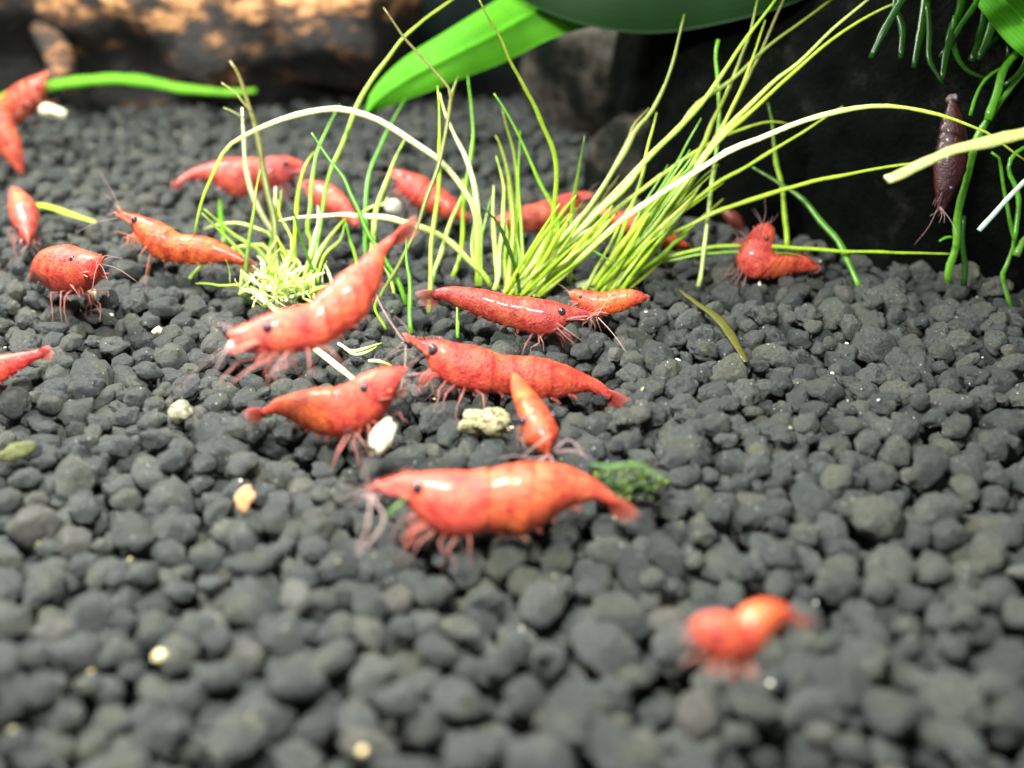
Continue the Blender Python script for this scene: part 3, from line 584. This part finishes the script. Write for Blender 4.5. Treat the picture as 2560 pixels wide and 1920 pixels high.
stray('grass_blade', 'dull olive decaying blade lying on the gravel at right of centre', [(1865,905),(1835,850),(1800,800),(1760,770),(1725,745),(1700,725)], 14, (0.12, 0.12, 0.03), (0.15, 0.15, 0.04), DG(900, .12), DG(725, .18), flat=0.25, basef=0.4, taper=0.3)
stray('grass_blade', 'blurred yellow green blade lying on the gravel at the far left edge', [(90,512),(140,522),(190,540),(240,556)], 9, YEL, YEL, DG(512, .22), DG(556, .22), flat=0.4, taper=0.5)
stray('strand', 'wavy bright green strand lying along the far edge of the gravel at upper left', [(-60,275),(0,250),(60,228),(130,214),(200,203),(290,197),(370,204),(440,220),(520,228),(590,232),(640,226)], 17, (0.16, 0.50, 0.03), (0.20, 0.50, 0.04), 20.5, 20.5, cat='plant strand', flat=0.6, mat=M_LEAF, taper=0.5)
for lab, pts, r, c in [
  ('thick cream white straw lying over the left crown of the small grass tuft', [(629,725),(699,785)], 8, WHITE),
  ('white straw slanting up through the crown of the small grass tuft', [(667,724),(762,668)], 7.5, WHITE),
  ('pale yellow cut straw on the gravel below the rearing shrimp', [(788,872),(884,948)], 8.5, WHITE)]:
    stray('straw', lab, [pts[0], ((pts[0][0] + pts[1][0]) / 2, (pts[0][1] + pts[1][1]) / 2 - 1), pts[1]], r, c, c, DG(pts[0][1], .22), DG(pts[1][1], .22), cat='straw', taper=0.9)
for i, (lab, pts) in enumerate([
  ('curved cream root fragment between the rearing shrimp and the middle shrimp, upper of the three', [(845,858),(880,878),(920,868),(955,858)]),
  ('cream root fragment with a kink just below the upper one, beside the rearing shrimp', [(862,870),(885,885),(910,882),(940,866)]),
  ('small pale root fragment nearest to the antennae of the middle shrimp', [(922,902),(950,903),(978,915)])]):
    stray('root_fragment', lab, pts, 4.5, WHITE, YEL, DG(pts[0][1], .15), DG(pts[-1][1], .15), cat='root')

# right hand plants
def strap_plant(name, label, base, items, cat='water plant'):
    e = empty(name, base, label, cat)
    for pts, r, c0, c1, d0, d1, fl in items:
        mb = MB(); blade_mesh(mb, pts, r, d0, d1, c0, c1, flat=fl, taper=0.6, sides=10); mb.build('blade', M_BLADE, e)
    return e
GD = (0.02, 0.08, 0.01); GB = (0.10, 0.34, 0.02)
strap_plant('stem_plant', 'green strappy plant rising from the gravel by the right edge', G(2372, 704), [
 ([(2372,706),(2374,670),(2391,608),(2396,531),(2420,434),(2439,362),(2459,314),(2497,260),(2536,207),(2580,160)], 11, (0.14,0.34,0.04), GB, 12.6, 12.1, .7),
 ([(2470,300),(2492,236),(2507,178),(2536,140),(2580,110)], 11, GB, GB, 12.1, 12.1, .6),
 ([(2425,289),(2439,241),(2464,198),(2497,174),(2530,160)], 4.5, GB, GB, 12.1, 12.1, 1),
 ([(2381,593),(2365,594),(2348,603)], 4, GB, GB, 12.3, 12.3, 1),
 ([(2410,715),(2412,660),(2405,600),(2410,540)], 8, GD, GD, 12.6, 12.5, 1)])
strap_plant('stem_plant', 'twisted thin green stem with bent lower end touching the gravel at the right edge', G(2529, 767), [
 ([(2529,770),(2512,714),(2504,690),(2517,661),(2536,608),(2529,569),(2517,506),(2507,458),(2497,396),(2478,381)], 6.5, (0.14,0.34,0.05), GB, DG(770), 12.1, 1),
 ([(2536,600),(2546,526),(2541,473),(2521,424),(2536,386),(2575,360)], 7, GB, GB, 12.1, 12.1, 1),
 ([(2540,640),(2560,600),(2590,570)], 9, (0.14,0.30,0.05), GB, 12.2, 12.2, 1)])
stray('cut_stem', 'thin bluish white cut stem slanting at the right edge', [(2447,576),(2502,516),(2560,453),(2620,400)], 6.5, (0.55, 0.68, 0.66), (0.5, 0.62, 0.5), 11.8, 11.7, cat='stem', taper=0.9)
stray('strap_leaf', 'pale cream strap leaf reaching in from the right edge with a rounded tip', [(2650,312),(2560,333),(2512,345),(2439,362),(2385,374),(2343,392),(2285,420),(2246,439),(2216,449)], 18, (0.55, 0.62, 0.22), (0.50, 0.56, 0.26), 9.8, 9.6, cat='leaf', flat=0.35, mat=M_BLADE, taper=0.75)
rr = random.Random(11); items = []
for i in range(17):
    x0 = rr.uniform(2250, 2600); y0 = rr.uniform(-60, 40); pts = [(x0, y0)]; a = rr.uniform(1.2, 2.2)
    for k in range(3): a += rr.gauss(0, .25); pts.append((pts[-1][0] + 70 * math.cos(a), pts[-1][1] + 70 * math.sin(a)))
    items.append((pts, rr.uniform(7, 14), rr.choice([(0.05, 0.22, 0.01), (0.02, 0.09, 0.006), (0.02, 0.09, 0.006)]), (0.012, 0.055, 0.005), rr.uniform(11.9, 12.4), rr.uniform(11.9, 12.3), .6))  # shade of the corner painted into these dark greens
strap_plant('needle_plant', 'blurred plant of hanging needle leaves, green darkened for shade, in the upper right corner', P(2420, 0, 12.2), items)

# broad leaves
def leaf(mb, pts, width, d0, d1, col, curl=0.10, nx=24):
    c = catmull([(*p, w_) for p, w_ in zip(pts, width)], 40); vs = []; cs = []; fs = []
    for i in range(40):
        t = i / 39; d = d0 + (d1 - d0) * t; a = c[max(0, i - 1)]; b = c[min(39, i + 1)]; tx, ty = b[0] - a[0], b[1] - a[1]; l = math.hypot(tx, ty); nx_, ny_ = -ty / l, tx / l
        for s_ in (0, 1):
            for k in range(nx + 1):
                u = k / nx * 2 - 1; w_ = max(0.5, c[i][2]); dd = d + curl * (u * u) + 0.05 * math.sin(t * 14 + u) + (0.03 if s_ else 0)
                rib = 0.05 * math.exp(-(u / 0.06) ** 2)
                vs.append(P(c[i][0] + nx_ * u * w_, c[i][1] + ny_ * u * w_, dd - rib)); sh = 1 + 0.25 * math.exp(-(u / 0.05) ** 2) + 0.10 * math.sin(u * 40) + 0.12 * mnoise.noise(Vector((t * 9, u * 2, 1))); cs.append(tuple(q * sh for q in col))
    m = 2 * (nx + 1)
    for i in range(39):
        for s_ in (0, 1):
            for k in range(nx):
                q = i * m + s_ * (nx + 1) + k; f = (q, q + 1, q + m + 1, q + m); fs.append(f if s_ else f[::-1])
        for k in (0, nx):
            q = i * m + k; fs.append((q, q + nx + 1, q + nx + 1 + m, q + m))
    mb.add(vs, fs, 0, cs)
def added_shade_leaf(e, a, b, wd):  # unseen overhead leaf, added to block lamp light
    a = Vector(a); b = Vector(b); ax = (b - a); side = ax.cross(Vector((0, 0, 1))).normalized(); vs = []; fs = []; cs = []; n_ = 30; k_ = 12
    for i in range(n_ + 1):
        t = i / n_; c = a + ax * t + Vector((0, 0, 0.9 * math.sin(math.pi * t) - 0.2)); w_ = wd * (math.sin(math.pi * (0.03 + 0.94 * t)) ** 0.7) * (1 + 0.05 * math.sin(t * 23))
        for s_ in (0, 1):
            for q in range(k_ + 1):
                u = q / k_ * 2 - 1; vs.append(c + side * (u * w_) + Vector((0, 0, 0.25 * abs(u) + 0.06 * math.sin(9 * t + 3 * u) + (0.04 if s_ else 0)))); cs.append((0.03, 0.13, 0.012))
    m = 2 * (k_ + 1)
    for i in range(n_):
        for s_ in (0, 1):
            for q in range(k_): g_ = i * m + s_ * (k_ + 1) + q; f = (g_, g_ + 1, g_ + m + 1, g_ + m); fs.append(f if s_ else f[::-1])
        for q in (0, k_): g_ = i * m + q; fs.append((g_, g_ + k_ + 1, g_ + k_ + 1 + m, g_ + m))
    mb = MB(); mb.add(vs, fs, 0, cs); mb.build('leaf', M_LEAF, e)
e = empty('broad_leaf_plant', P(1700, -200, 19), 'broad leaved plant with one big bright green leaf sweeping down behind the grass', 'water plant')
for pts, wd, d0, d1, colr in [
   ([(914,288),(950,246),(1030,192),(1135,138),(1235,88),(1340,30),(1450,-12),(1560,-45),(1700,-90)], [2, 28, 50, 62, 72, 76, 84, 96, 90], 15.8, 15.5, (0.095, 0.38, 0.015)),
   ([(1290,-70),(1450,-42),(1620,-34),(1800,-46),(1980,-80),(2150,-140)], [60, 100, 118, 104, 84, 50], 15.4, 13.2, (0.003, 0.024, 0.002)),  # leaf in shade, the shade put into its very dark green
   ([(2180,120),(2080,105),(1980,88),(1930,40),(1900,-40)], [3, 20, 28, 24, 10], 14.6, 14.6, (0.02, 0.12, 0.008))]:
    mb = MB(); leaf(mb, pts, wd, d0, d1, colr); mb.build('leaf', M_LEAF, e)
for a_, b_, w_ in [((8.5, 16, 6.3), (2.4, 12.2, 4.9), 1.2), ((9.5, 14, 6.6), (2.6, 9.6, 4.9), 1.3), ((9, 17, 6.5), (3.0, 14.0, 5.4), 1.2), ((9.5, 12, 6.6), (5.0, 8.2, 5.0), 1.0), ((8.5, 16, 7.5), (3.2, 11.5, 6.6), 1.2)]:  # leaves added above the view to shade the right background
    added_shade_leaf(e, a_, b_, w_)
mb = MB(); leaf(mb, [(2450,-60),(2510,0),(2570,60),(2640,130)], [50, 62, 70, 60], 12.0, 11.8, (0.10, 0.40, 0.02)); o = mb.build('broad_leaf', M_LEAF, origin=P(2550, 20, 12)); tag(o, 'bright green leaf corner cut by the top right edge', 'leaf')
mb = MB(); leaf(mb, [(1300,-25),(1340,-5),(1385,5),(1430,-5),(1470,-30)], [6, 15, 20, 15, 6], 15.5, 15.5, (0.45, 0.60, 0.20)); o = mb.build('small_leaf', M_LEAF, origin=P(1385, 0, 15.5)); tag(o, 'small pale yellow green leaf tip at the top edge above the large leaf', 'leaf')

# ------------------------------------------------------------------ shrimps
bm = bmesh.new(); bmesh.ops.create_uvsphere(bm, u_segments=16, v_segments=10, radius=1.0)
EYE = bpy.data.meshes.new('eye'); bm.to_mesh(EYE); bm.free(); EYE.materials.append(M_EYE)
EYE.polygons.foreach_set('use_smooth', [True] * len(EYE.polygons))
_a = EYE.color_attributes.new('tint', 'FLOAT_COLOR', 'POINT'); _a.data.foreach_set('color', [0.018, 0.014, 0.022, 1] * len(EYE.vertices))
def polyline(mb, pts, rad, n=14, sides=6, mat=0, col=(1, 1, 1), flat=1.0):
    c = catmull([(p.x, p.y, p.z, 0) for p in pts], n); m = len(c)
    mb.tube([Vector(q[:3]) for q in c], [rad[0] + (rad[1] - rad[0]) * i / (m - 1) for i in range(m)], sides, mat, col, flat)
def build_shrimp(label, spine, d0, d1, col, col2=None, eye_s=0.17, sc=0.42, w=0.72, dorsal=1, seed=0, legs=True, ants=None, roll=0.0, group='red cherry shrimps', fan=0.12, belly=None, N_R=96, clear=0.0, dmid=None, look_eye=(0.34, 0.9), leg_len=0.23, back=False, eye_k=1.0, leg_k=1.0, fsp=1.0):
    rr = random.Random(seed + 31); col2 = col2 or tuple(min(1, c * f) for c, f in zip(col, (1.0, 1.15, 0.85)))
    ndir = None
    if len(spine[0]) == 4:
        q4 = catmull([((a + c_) / 2, (b + d_) / 2, a - c_, b - d_) for a, b, c_, d_ in spine], N_R)
        c = np.column_stack([q4[:, 0], q4[:, 1], np.hypot(q4[:, 2], q4[:, 3]) / 2]); ndir = q4[:, 2:4]
    else:
        c = catmull([(x * K, y * K, r * K) for x, y, r in spine], N_R)
    c[:, 2] = np.maximum(c[:, 2], 1.2); pts = []; rads = []
    for i in range(N_R):
        t = i / (N_R - 1); d = d0 + (d1 - d0) * t
        if dmid is not None: d += dmid * 4 * t * (1 - t)
        pts.append(P(c[i][0], c[i][1], d)); rads.append(c[i][2] * d / FPX)
    L = sum((pts[i + 1] - pts[i]).length for i in range(N_R - 1))
    cum = [0]
    for i in range(N_R - 1): cum.append(cum[-1] + (pts[i + 1] - pts[i]).length / L)
    camup = Vector((0, SP, CP)); fwd = Vector((0, CP, -SP))
    fr = []
    for i in range(N_R):
        T = (pts[min(i + 2, N_R - 1)] - pts[max(i - 2, 0)]).normalized()
        ref = (camup * math.cos(roll) - fwd * math.sin(roll)) * dorsal
        if abs(T.dot(ref)) > 0.75: ref = fr[-1][1] if fr else (ref + Vector((1, 0, 0)) * 0.6)
        if ndir is not None:
            Nn = (Vector((1, 0, 0)) * ndir[i][0] - camup * ndir[i][1]).normalized(); Nn = (Nn * math.cos(roll) - fwd * math.sin(roll)).normalized()
        else: Nn = (ref - T * ref.dot(T)).normalized()
        fr.append((T, Nn, T.cross(Nn).normalized()))
    def at(s):
        i = min(N_R - 1, max(0, int(np.searchsorted(cum, s)))); return i, pts[i], fr[i], rads[i]
    base = min(pts, key=lambda p: p.z).copy(); mid = pts[N_R // 2]; gz = topz(mid.x, mid.y)
    e = empty('cherry_shrimp', Vector((mid.x, mid.y, min(gz, base.z))), label, 'shrimp', group)
    mb = MB(); n = 24; vs = []; cs = []; fs = []
    for i in range(N_R):
        s = cum[i]; T, Nn, B = fr[i]; r = rads[i]
        lat = 0.32 + (w - 0.32) * min(1, max(0, (s - 0.04) / 0.14)); f = 1.0; pl = 0.0; dark = 1.0
        if s < sc: f = 1.0 + 0.05 * max(0, (s - sc + 0.06) / 0.06); k = 0
        else:
            u = (s - sc) / (0.97 - sc) * 6.0; k = min(5, int(u)); u = min(1, u - k); f = 0.982 + 0.036 * u ** 2; pl = 0.07 * math.sin(math.pi * u) if k < 5 else 0
            dark = 0.8 if u > 0.93 else 1.0
        m_ = min(1, max(0, (s - sc + 0.05) / 0.1)) * min(1, max(0, (0.98 - s) / 0.3)); cc = [col[q] * (1 - m_ * 0.75) + col2[q] * m_ * 0.75 for q in range(3)]
        sad = math.exp(-((s - sc) / 0.06) ** 2)
        for k2 in range(n):
            a = 2 * math.pi * k2 / n; ca, sa = math.cos(a), math.sin(a)
            rn = r * f * (1 + (pl if ca < -0.2 else 0) * min(1, (-ca - 0.2) * 2 if ca < -0.2 else 0))
            x_ = abs(sa) ** 0.92 * (1 if sa >= 0 else -1)
            if ca < -0.3 and s > sc: x_ *= 1.0 - 0.25 * (-ca - 0.3)
            vs.append(pts[i] + Nn * (rn * ca) + B * (r * f * lat * x_))
            up_ = max(0, ca); tt = [cc[0] * dark, cc[1] * dark * (1 + 0.15 * sad * up_), cc[2] * dark]
            fade = max(0, 1 - s / 0.10) * 0.0
            cs.append(tuple(tt))
    for i in range(N_R - 1):
        for k2 in range(n): fs.append((i * n + k2, i * n + (k2 + 1) % n, (i + 1) * n + (k2 + 1) % n, (i + 1) * n + k2))
    fs.append(tuple(range(n - 1, -1, -1))); fs.append(tuple((N_R - 1) * n + k2 for k2 in range(n)))
    mb.add(vs, fs, 0, cs)
    # rostrum teeth
    for q in range(9):
        s = 0.02 + q * 0.019; i, p, (T, Nn, B), r = at(s); h = 0.010 * L
        mb.tube([p + Nn * r * 0.8, p + Nn * (r + h * .6) - T * h * 0.4, p + Nn * (r + h) - T * h * 1.2], [h * .5, h * .3, h * .05], 5, 0, tuple(col))
    limb = tuple(min(1, c * f) for c, f in zip(col, (1.0, 1.7, 2.2))); pale = (0.80, 0.58, 0.54)
    # antennal scales and peduncles
    for sd in (-1, 1):
        i, p, (T, Nn, B), r = at(eye_s * 0.95); root = p - Nn * r * 0.30 + B * sd * r * 0.42; fw = -T
        for q, (ln, dn, wd) in enumerate(((0.135, 0.25, 0.017), (0.12, 0.75, 0.013))):
            tip = root + fw * ln * L * 1.15 - Nn * dn * r * 0.5 + B * sd * 0.02 * L
            polyline(mb, [root, root + (tip - root) * 0.5 + Nn * 0.004 * L, tip], (wd * L, wd * L * 0.3), 8, 7, 0, tuple(min(1, c_ * g) for c_, g in zip(col, (1, 1.5, 1.8))), 0.5)
        i, p, (T, Nn, B), r = at(eye_s); ep = p + Nn * r * look_eye[0] + B * sd * r * w * look_eye[1]
        mb.tube([p + Nn * r * .2 + B * sd * r * .3, ep], [0.018 * L, 0.016 * L], 7, 0, tuple(col))
    # tail fan
    i, p, (T, Nn, B), r = at(0.965); tailc = tuple(min(1, c * g) for c, g in zip(col, (0.95, 1.2, 1.4)))
    for q, (sp_, dn, ln) in enumerate(((0, 0.05, 1.0), (0.34, 0.0, 1.12), (-0.34, 0.0, 1.12), (0.62, -0.18, 1.0), (-0.62, -0.18, 1.0))):
        W_ = B * 0.5 + Nn * (0.86 if (B.dot(fwd) < 0) else -0.86); dr = (T + W_ * sp_ * 0.75 * fsp + Nn * (dn - 0.12 * abs(sp_))).normalized(); lg = fan * L * ln; m_ = 10
        P_ = [p - T * 0.01 * L + dr * lg * (k / (m_ - 1)) for k in range(m_)]; wv = [0.030 * L * (1.15 if sp_ else .8) * math.sin(math.pi * min(0.93, (0.12 + 0.8 * k / (m_ - 1)))) ** 0.7 for k in range(m_)]
        mb.tube(P_, wv, 10, 1, [tuple(tailc[z] * (1 - (k / 9) ** 3 * .5) + pale[z] * (k / 9) ** 3 * .5 for z in range(3)) for k in range(m_)], 0.16, up=tuple(T.cross(W_)))
    # walking legs
    gzv = lambda q: topz(q.x, q.y, -0.05) + 0.015
    if legs:
        for q in range(5):
            for sd in (-1, 1):
                s = eye_s + 0.04 + (sc - eye_s) * 0.72 * (q + 0.3) / 5; i, p, (T, Nn, B), r = at(s)
                root = p - Nn * r * 0.88 + B * sd * r * w * 0.30; outw = (B * sd * (0.5 + 0.1 * rr.random()) - T * (1.25 - 0.42 * q + rr.gauss(0, 0.22)))
                ll = leg_len * L * (0.85 + 0.06 * q) * rr.uniform(0.9, 1.1)
                foot = root + outw * ll * 0.62 - Nn * 0.42 * ll; g = gzv(foot)
                if abs(foot.z - g) < ll * 0.9 and not back: foot.z = g
                dv = foot - root
                if dv.length > ll: foot = root + dv * (ll / dv.length)
                kk = rr.uniform(0.34, 0.55); knee = root + (foot - root) * kk + B * sd * 0.05 * L + Nn * 0.06 * L * rr.uniform(-0.1, 1.3) - T * rr.gauss(0, 0.025) * L; ank = root + (foot - root) * rr.uniform(.68, .82) + B * sd * 0.03 * L + Nn * 0.02 * L + T * rr.gauss(0, 0.015) * L
                c_l = [tuple(limb[z] * (1 - t_ * .35) + pale[z] * t_ * .35 for z in range(3)) for t_ in (0, .2, .45, .7, 1, 1)]
                P_ = [root + Nn * r * .2, root, root + (knee - root) * .9, knee, ank, foot]
                mb.tube(P_, [v_ * L * leg_k for v_ in (0.010, 0.0085, 0.0058, 0.0062, 0.0038, 0.0018)], 6, 1, c_l)
        # mouth parts and small claws
        for q in range(5):
            i, p, (T, Nn, B), r = at(eye_s + 0.02 + 0.012 * q); sd = (-1) ** q; root = p - Nn * r * 0.8 + B * sd * r * .25
            tip = root - T * L * rr.uniform(0.02, 0.09) - Nn * L * rr.uniform(0.05, 0.12) + B * sd * 0.01 * L
            polyline(mb, [root, (root + tip) / 2 - T * 0.015 * L, tip], (0.012 * L, 0.005 * L), 7, 6, 1, limb)
    # swimmerets
    for q in range(5):
        for sd in (-1, 1):
            s = sc + 0.04 + (0.86 - sc) * q / 5.6; i, p, (T, Nn, B), r = at(s); root = p - Nn * r * 0.85 + B * sd * r * w * .3
            tip = root - Nn * (0.038 * L - 0.003 * q * L) * rr.uniform(.7, 1.2) + T * 0.04 * L * rr.uniform(.3, 1.3)
            polyline(mb, [root, (root + tip) / 2 + T * .005 * L, tip], (0.017 * L, 0.007 * L), 7, 7, 1, limb, 0.35)
    mb.build('body', [M_SHELL, M_LIMB], e)
    for sd in (-1, 1):
        i, p, (T, Nn, B), r = at(eye_s); ep = p + Nn * r * look_eye[0] + B * sd * r * w * look_eye[1]
        o = bpy.data.objects.new('eye', EYE); COL.objects.link(o); o.parent = e; o.location = ep - e.location; er = 0.0225 * L * eye_k; o.scale = (er, er, er * 1.1)
    i, p, (T, Nn, B), r = at(eye_s * 0.55); tipP = pts[0]
    feel = []
    if ants:
        for a in ants:
            q = [(x * K, y * K) for x, y in a[0]]; m_ = len(q); feel.append(([P(x, y, a[1] + (a[2] - a[1]) * k / (m_ - 1)) for k, (x, y) in enumerate(q)], a[3] if len(a) > 3 else 0.007))
    for q in range(4 if ants else 6):
        sd = (-1) ** q; dr = (-T + Nn * rr.uniform(-0.9, 0.9) + B * sd * rr.uniform(0.2, 0.9)).normalized(); ln = L * rr.uniform(0.10, 0.22) * (1 if q < 4 else 2.0)
        root = tipP + T * 0.06 * L - Nn * 0.02 * L; feel.append(([root, root + dr * ln * .5 + Nn * .01 * L, root + dr * ln - Nn * .03 * L], 0.0045))
    for f_, r_ in feel:
        m2 = MB(); polyline(m2, f_, (r_ * L / 2, r_ * L / 5), 12, 5, 0, (0.62, 0.42, 0.40)); m2.build('antenna', M_FEELER, e)
    return e
for _a_, _k_ in SHR: build_shrimp(*_a_, **_k_)

# ------------------------------------------------------------------ loose bits
def bit(name, label, px, py, d, size, rotd, seed, mat, tint, cat, group=None, sub=3, amp=0.3):
    bm = bmesh.new(); bmesh.ops.create_icosphere(bm, subdivisions=sub, radius=1.0); c = P(px, py, d); a = math.radians(rotd); off = Vector((seed * 3.7,) * 3)
    cr = Vector((1, 0, 0)); cu = Vector((0, SP, CP)); cf = Vector((0, CP, -SP)); k_ = d / FPX; vs = []
    for v in bm.verts:
        q = v.co * (1 + amp * mnoise.noise(v.co * 1.4 + off) + amp * .4 * mnoise.noise(v.co * 4 + off)); x, y, z = q.x * size[0], q.y * size[1], q.z * size[2]
        X, Y = x * math.cos(a) - y * math.sin(a), x * math.sin(a) + y * math.cos(a); vs.append(c + (cr * X + cu * Y + cf * z) * k_)
    fs = [tuple(v.index for v in f.verts) for f in bm.faces]; bm.free(); mb = MB(); mb.add(vs, fs, 0, tint); o = mb.build(name, mat, origin=c); return tag(o, label, cat, group)
CREAM = (0.80, 0.76, 0.58)
bit('stone', 'pitted cream and olive stone on the gravel beneath the centre shrimp', 1215, 1057, DG(1057, .12), (56, 34, 40), -8, 4, M_STONE, (0.52, 0.47, 0.27), 'stone', sub=4, amp=0.6)
bit('stone', 'small pale grey yellow stone on the gravel left of centre', 450, 1030, DG(1030, .1), (32, 27, 30), 10, 6, M_STONE, (0.50, 0.50, 0.36), 'stone', amp=0.4)
bit('food_pellet', 'bright white food pellet held under the orange shrimp left of centre', 955, 1095, DG(1125, .35), (25, 50, 25), -28, 7, M_FOOD, (0.86, 0.83, 0.68), 'food', amp=0.5)
bit('food_pellet', 'white and yellow morsel held by the climbing shrimp in the upper left corner', 132, 278, 18.2, (36, 15, 15), -18, 8, M_FOOD, (0.88, 0.86, 0.62), 'food')
bit('food_pellet', 'small white morsel held at the feet of the round red shrimp at left', 238, 742, 12.6, (24, 14, 14), -50, 9, M_FOOD, (0.9, 0.86, 0.66), 'food')
bit('bead', 'shiny whitish bead in front of the dull red shrimp behind the arching grass', 984, 517, 15.0, (22, 20, 20), 0, 10, M_FOOD, (0.75, 0.76, 0.70), 'bead', amp=0.05)
bit('food_pellet', 'hazy white morsel at the mouth of the rearing shrimp', 592, 862, 8.7, (24, 14, 15), 10, 11, M_FOOD, (0.8, 0.8, 0.85), 'food')
bit('food_flake', 'thin orange pink flake standing on the gravel in the left foreground', 610, 1248, DG(1260, .1), (22, 34, 6), -20, 12, M_FOOD, (0.85, 0.42, 0.20), 'flake', amp=0.5)
bit('grit_grain', 'bright cream grain on the gravel at left below the round shrimp', 393, 826, DG(826, .06), (12, 9, 8), 30, 13, M_CHIP, CREAM, 'grain', amp=0.5)
bit('grit_grain', 'largest blurred cream grain in the lower left foreground', 398, 1640, DG(1640, .12), (19, 15, 12), 20, 14, M_CHIP, (0.62, 0.57, 0.33), 'grain', amp=0.5)
bit('grit_grain', 'blurred yellow grain at the bottom edge left of centre', 905, 1880, DG(1880, .08), (14, 11, 9), 60, 15, M_CHIP, (0.62, 0.52, 0.28), 'grain')
bit('food_flake', 'flat olive flake half buried in the gravel at the left edge', 40, 1130, DG(1140, .05), (46, 22, 10), 20, 16, M_ALGA, (0.10, 0.11, 0.035), 'flake')
# algae clump beside the foreground shrimp
e = empty('algae_clump', G(1570, 1240), 'soft green algae clump on the gravel behind the tail of the foreground shrimp', 'algae')
ac = P(1562, 1222, DG(1240, .05)); rr = random.Random(9); mb = MB()
bm = bmesh.new(); bmesh.ops.create_icosphere(bm, subdivisions=4, radius=1.0); vs = []
for v in bm.verts:
    q = v.co * (1 + .35 * mnoise.noise(v.co * 1.6) + .18 * mnoise.noise(v.co * 5)); vs.append(ac + Vector((q.x * .21, q.y * .17, q.z * .10)))
fs = [tuple(v.index for v in f.verts) for f in bm.faces]; bm.free(); mb.add(vs, fs, 0, (0.035, 0.05, 0.03)); mb.build('lump', M_ALGA, e)
mb = MB()
for i in range(420):
    a = rr.uniform(0, 6.28); b = rr.uniform(0, 1.3); dr = Vector((math.cos(a) * math.sin(b), math.sin(a) * math.sin(b), math.cos(b))); p = ac + Vector((dr.x * .21 + rr.gauss(0, .05), dr.y * .17 + rr.gauss(0, .05), dr.z * .10)); t = dr + Vector((rr.gauss(0, .6), rr.gauss(0, .6), rr.gauss(0, .3)))
    q = p + t.normalized() * rr.uniform(.02, .06); cc = rr.choice([(0.04, 0.09, 0.015), (0.14, 0.19, 0.02), (0.03, 0.05, 0.02), (0.07, 0.11, 0.05), (0.03, 0.04, 0.025)])
    mb.tube([p, (p + q) / 2 + Vector((rr.gauss(0, .01),) * 3), q], [.014, .018, .008], 5, 0, cc)
o = mb.build('fuzz', M_BLADE, e); tag(o, kind='stuff')
for lab, pts in [('green algae thread reaching right from the algae clump', [(1480,1160),(1530,1168),(1590,1160),(1640,1190),(1680,1198)]), ('pale green algae wisp at the front legs of the foreground shrimp', [(965,1300),(980,1275),(1000,1260),(1015,1240)])]:
    dd = DG(1270, .3) if pts[0][0] > 1200 else DG(1370, .2)
    stray('algae_thread', lab, pts, 7, (0.06, 0.15, 0.04), (0.10, 0.18, 0.04), dd, dd, cat='algae', mat=M_ALGA, taper=0.3, basef=0.4)
# pale grit specks
mb = MB(); rr = random.Random(21); top = [q for q in info if q[7] and q[2] > -0.3]
for i in range(330):
    q = rr.choice(top); a = rr.uniform(0, 6.28); b = rr.uniform(0, .9); p = Vector(q[:3]) + Vector((math.cos(a) * math.sin(b), math.sin(a) * math.sin(b), math.cos(b))) * q[3] * 0.97
    s = rr.choice([.008, .011, .014, .017, .02]) * min(1.0, q[4] / 9) * rr.uniform(.6, 1.1); V, F = LUMPS[0][rr.randrange(16)]; R, _ = rot(rr)
    mb.add([tuple(v) for v in (V * np.array([s * 1.5, s, s * .7])) @ R.T + np.array(p)], [tuple(f) for f in F], 0, rr.choice([(0.75, 0.72, 0.6), (0.6, 0.52, 0.25), (0.85, 0.85, 0.8), (0.45, 0.42, 0.2)]))
o = mb.build('pale_grit', M_CHIP, bed); tag(o, kind='stuff')
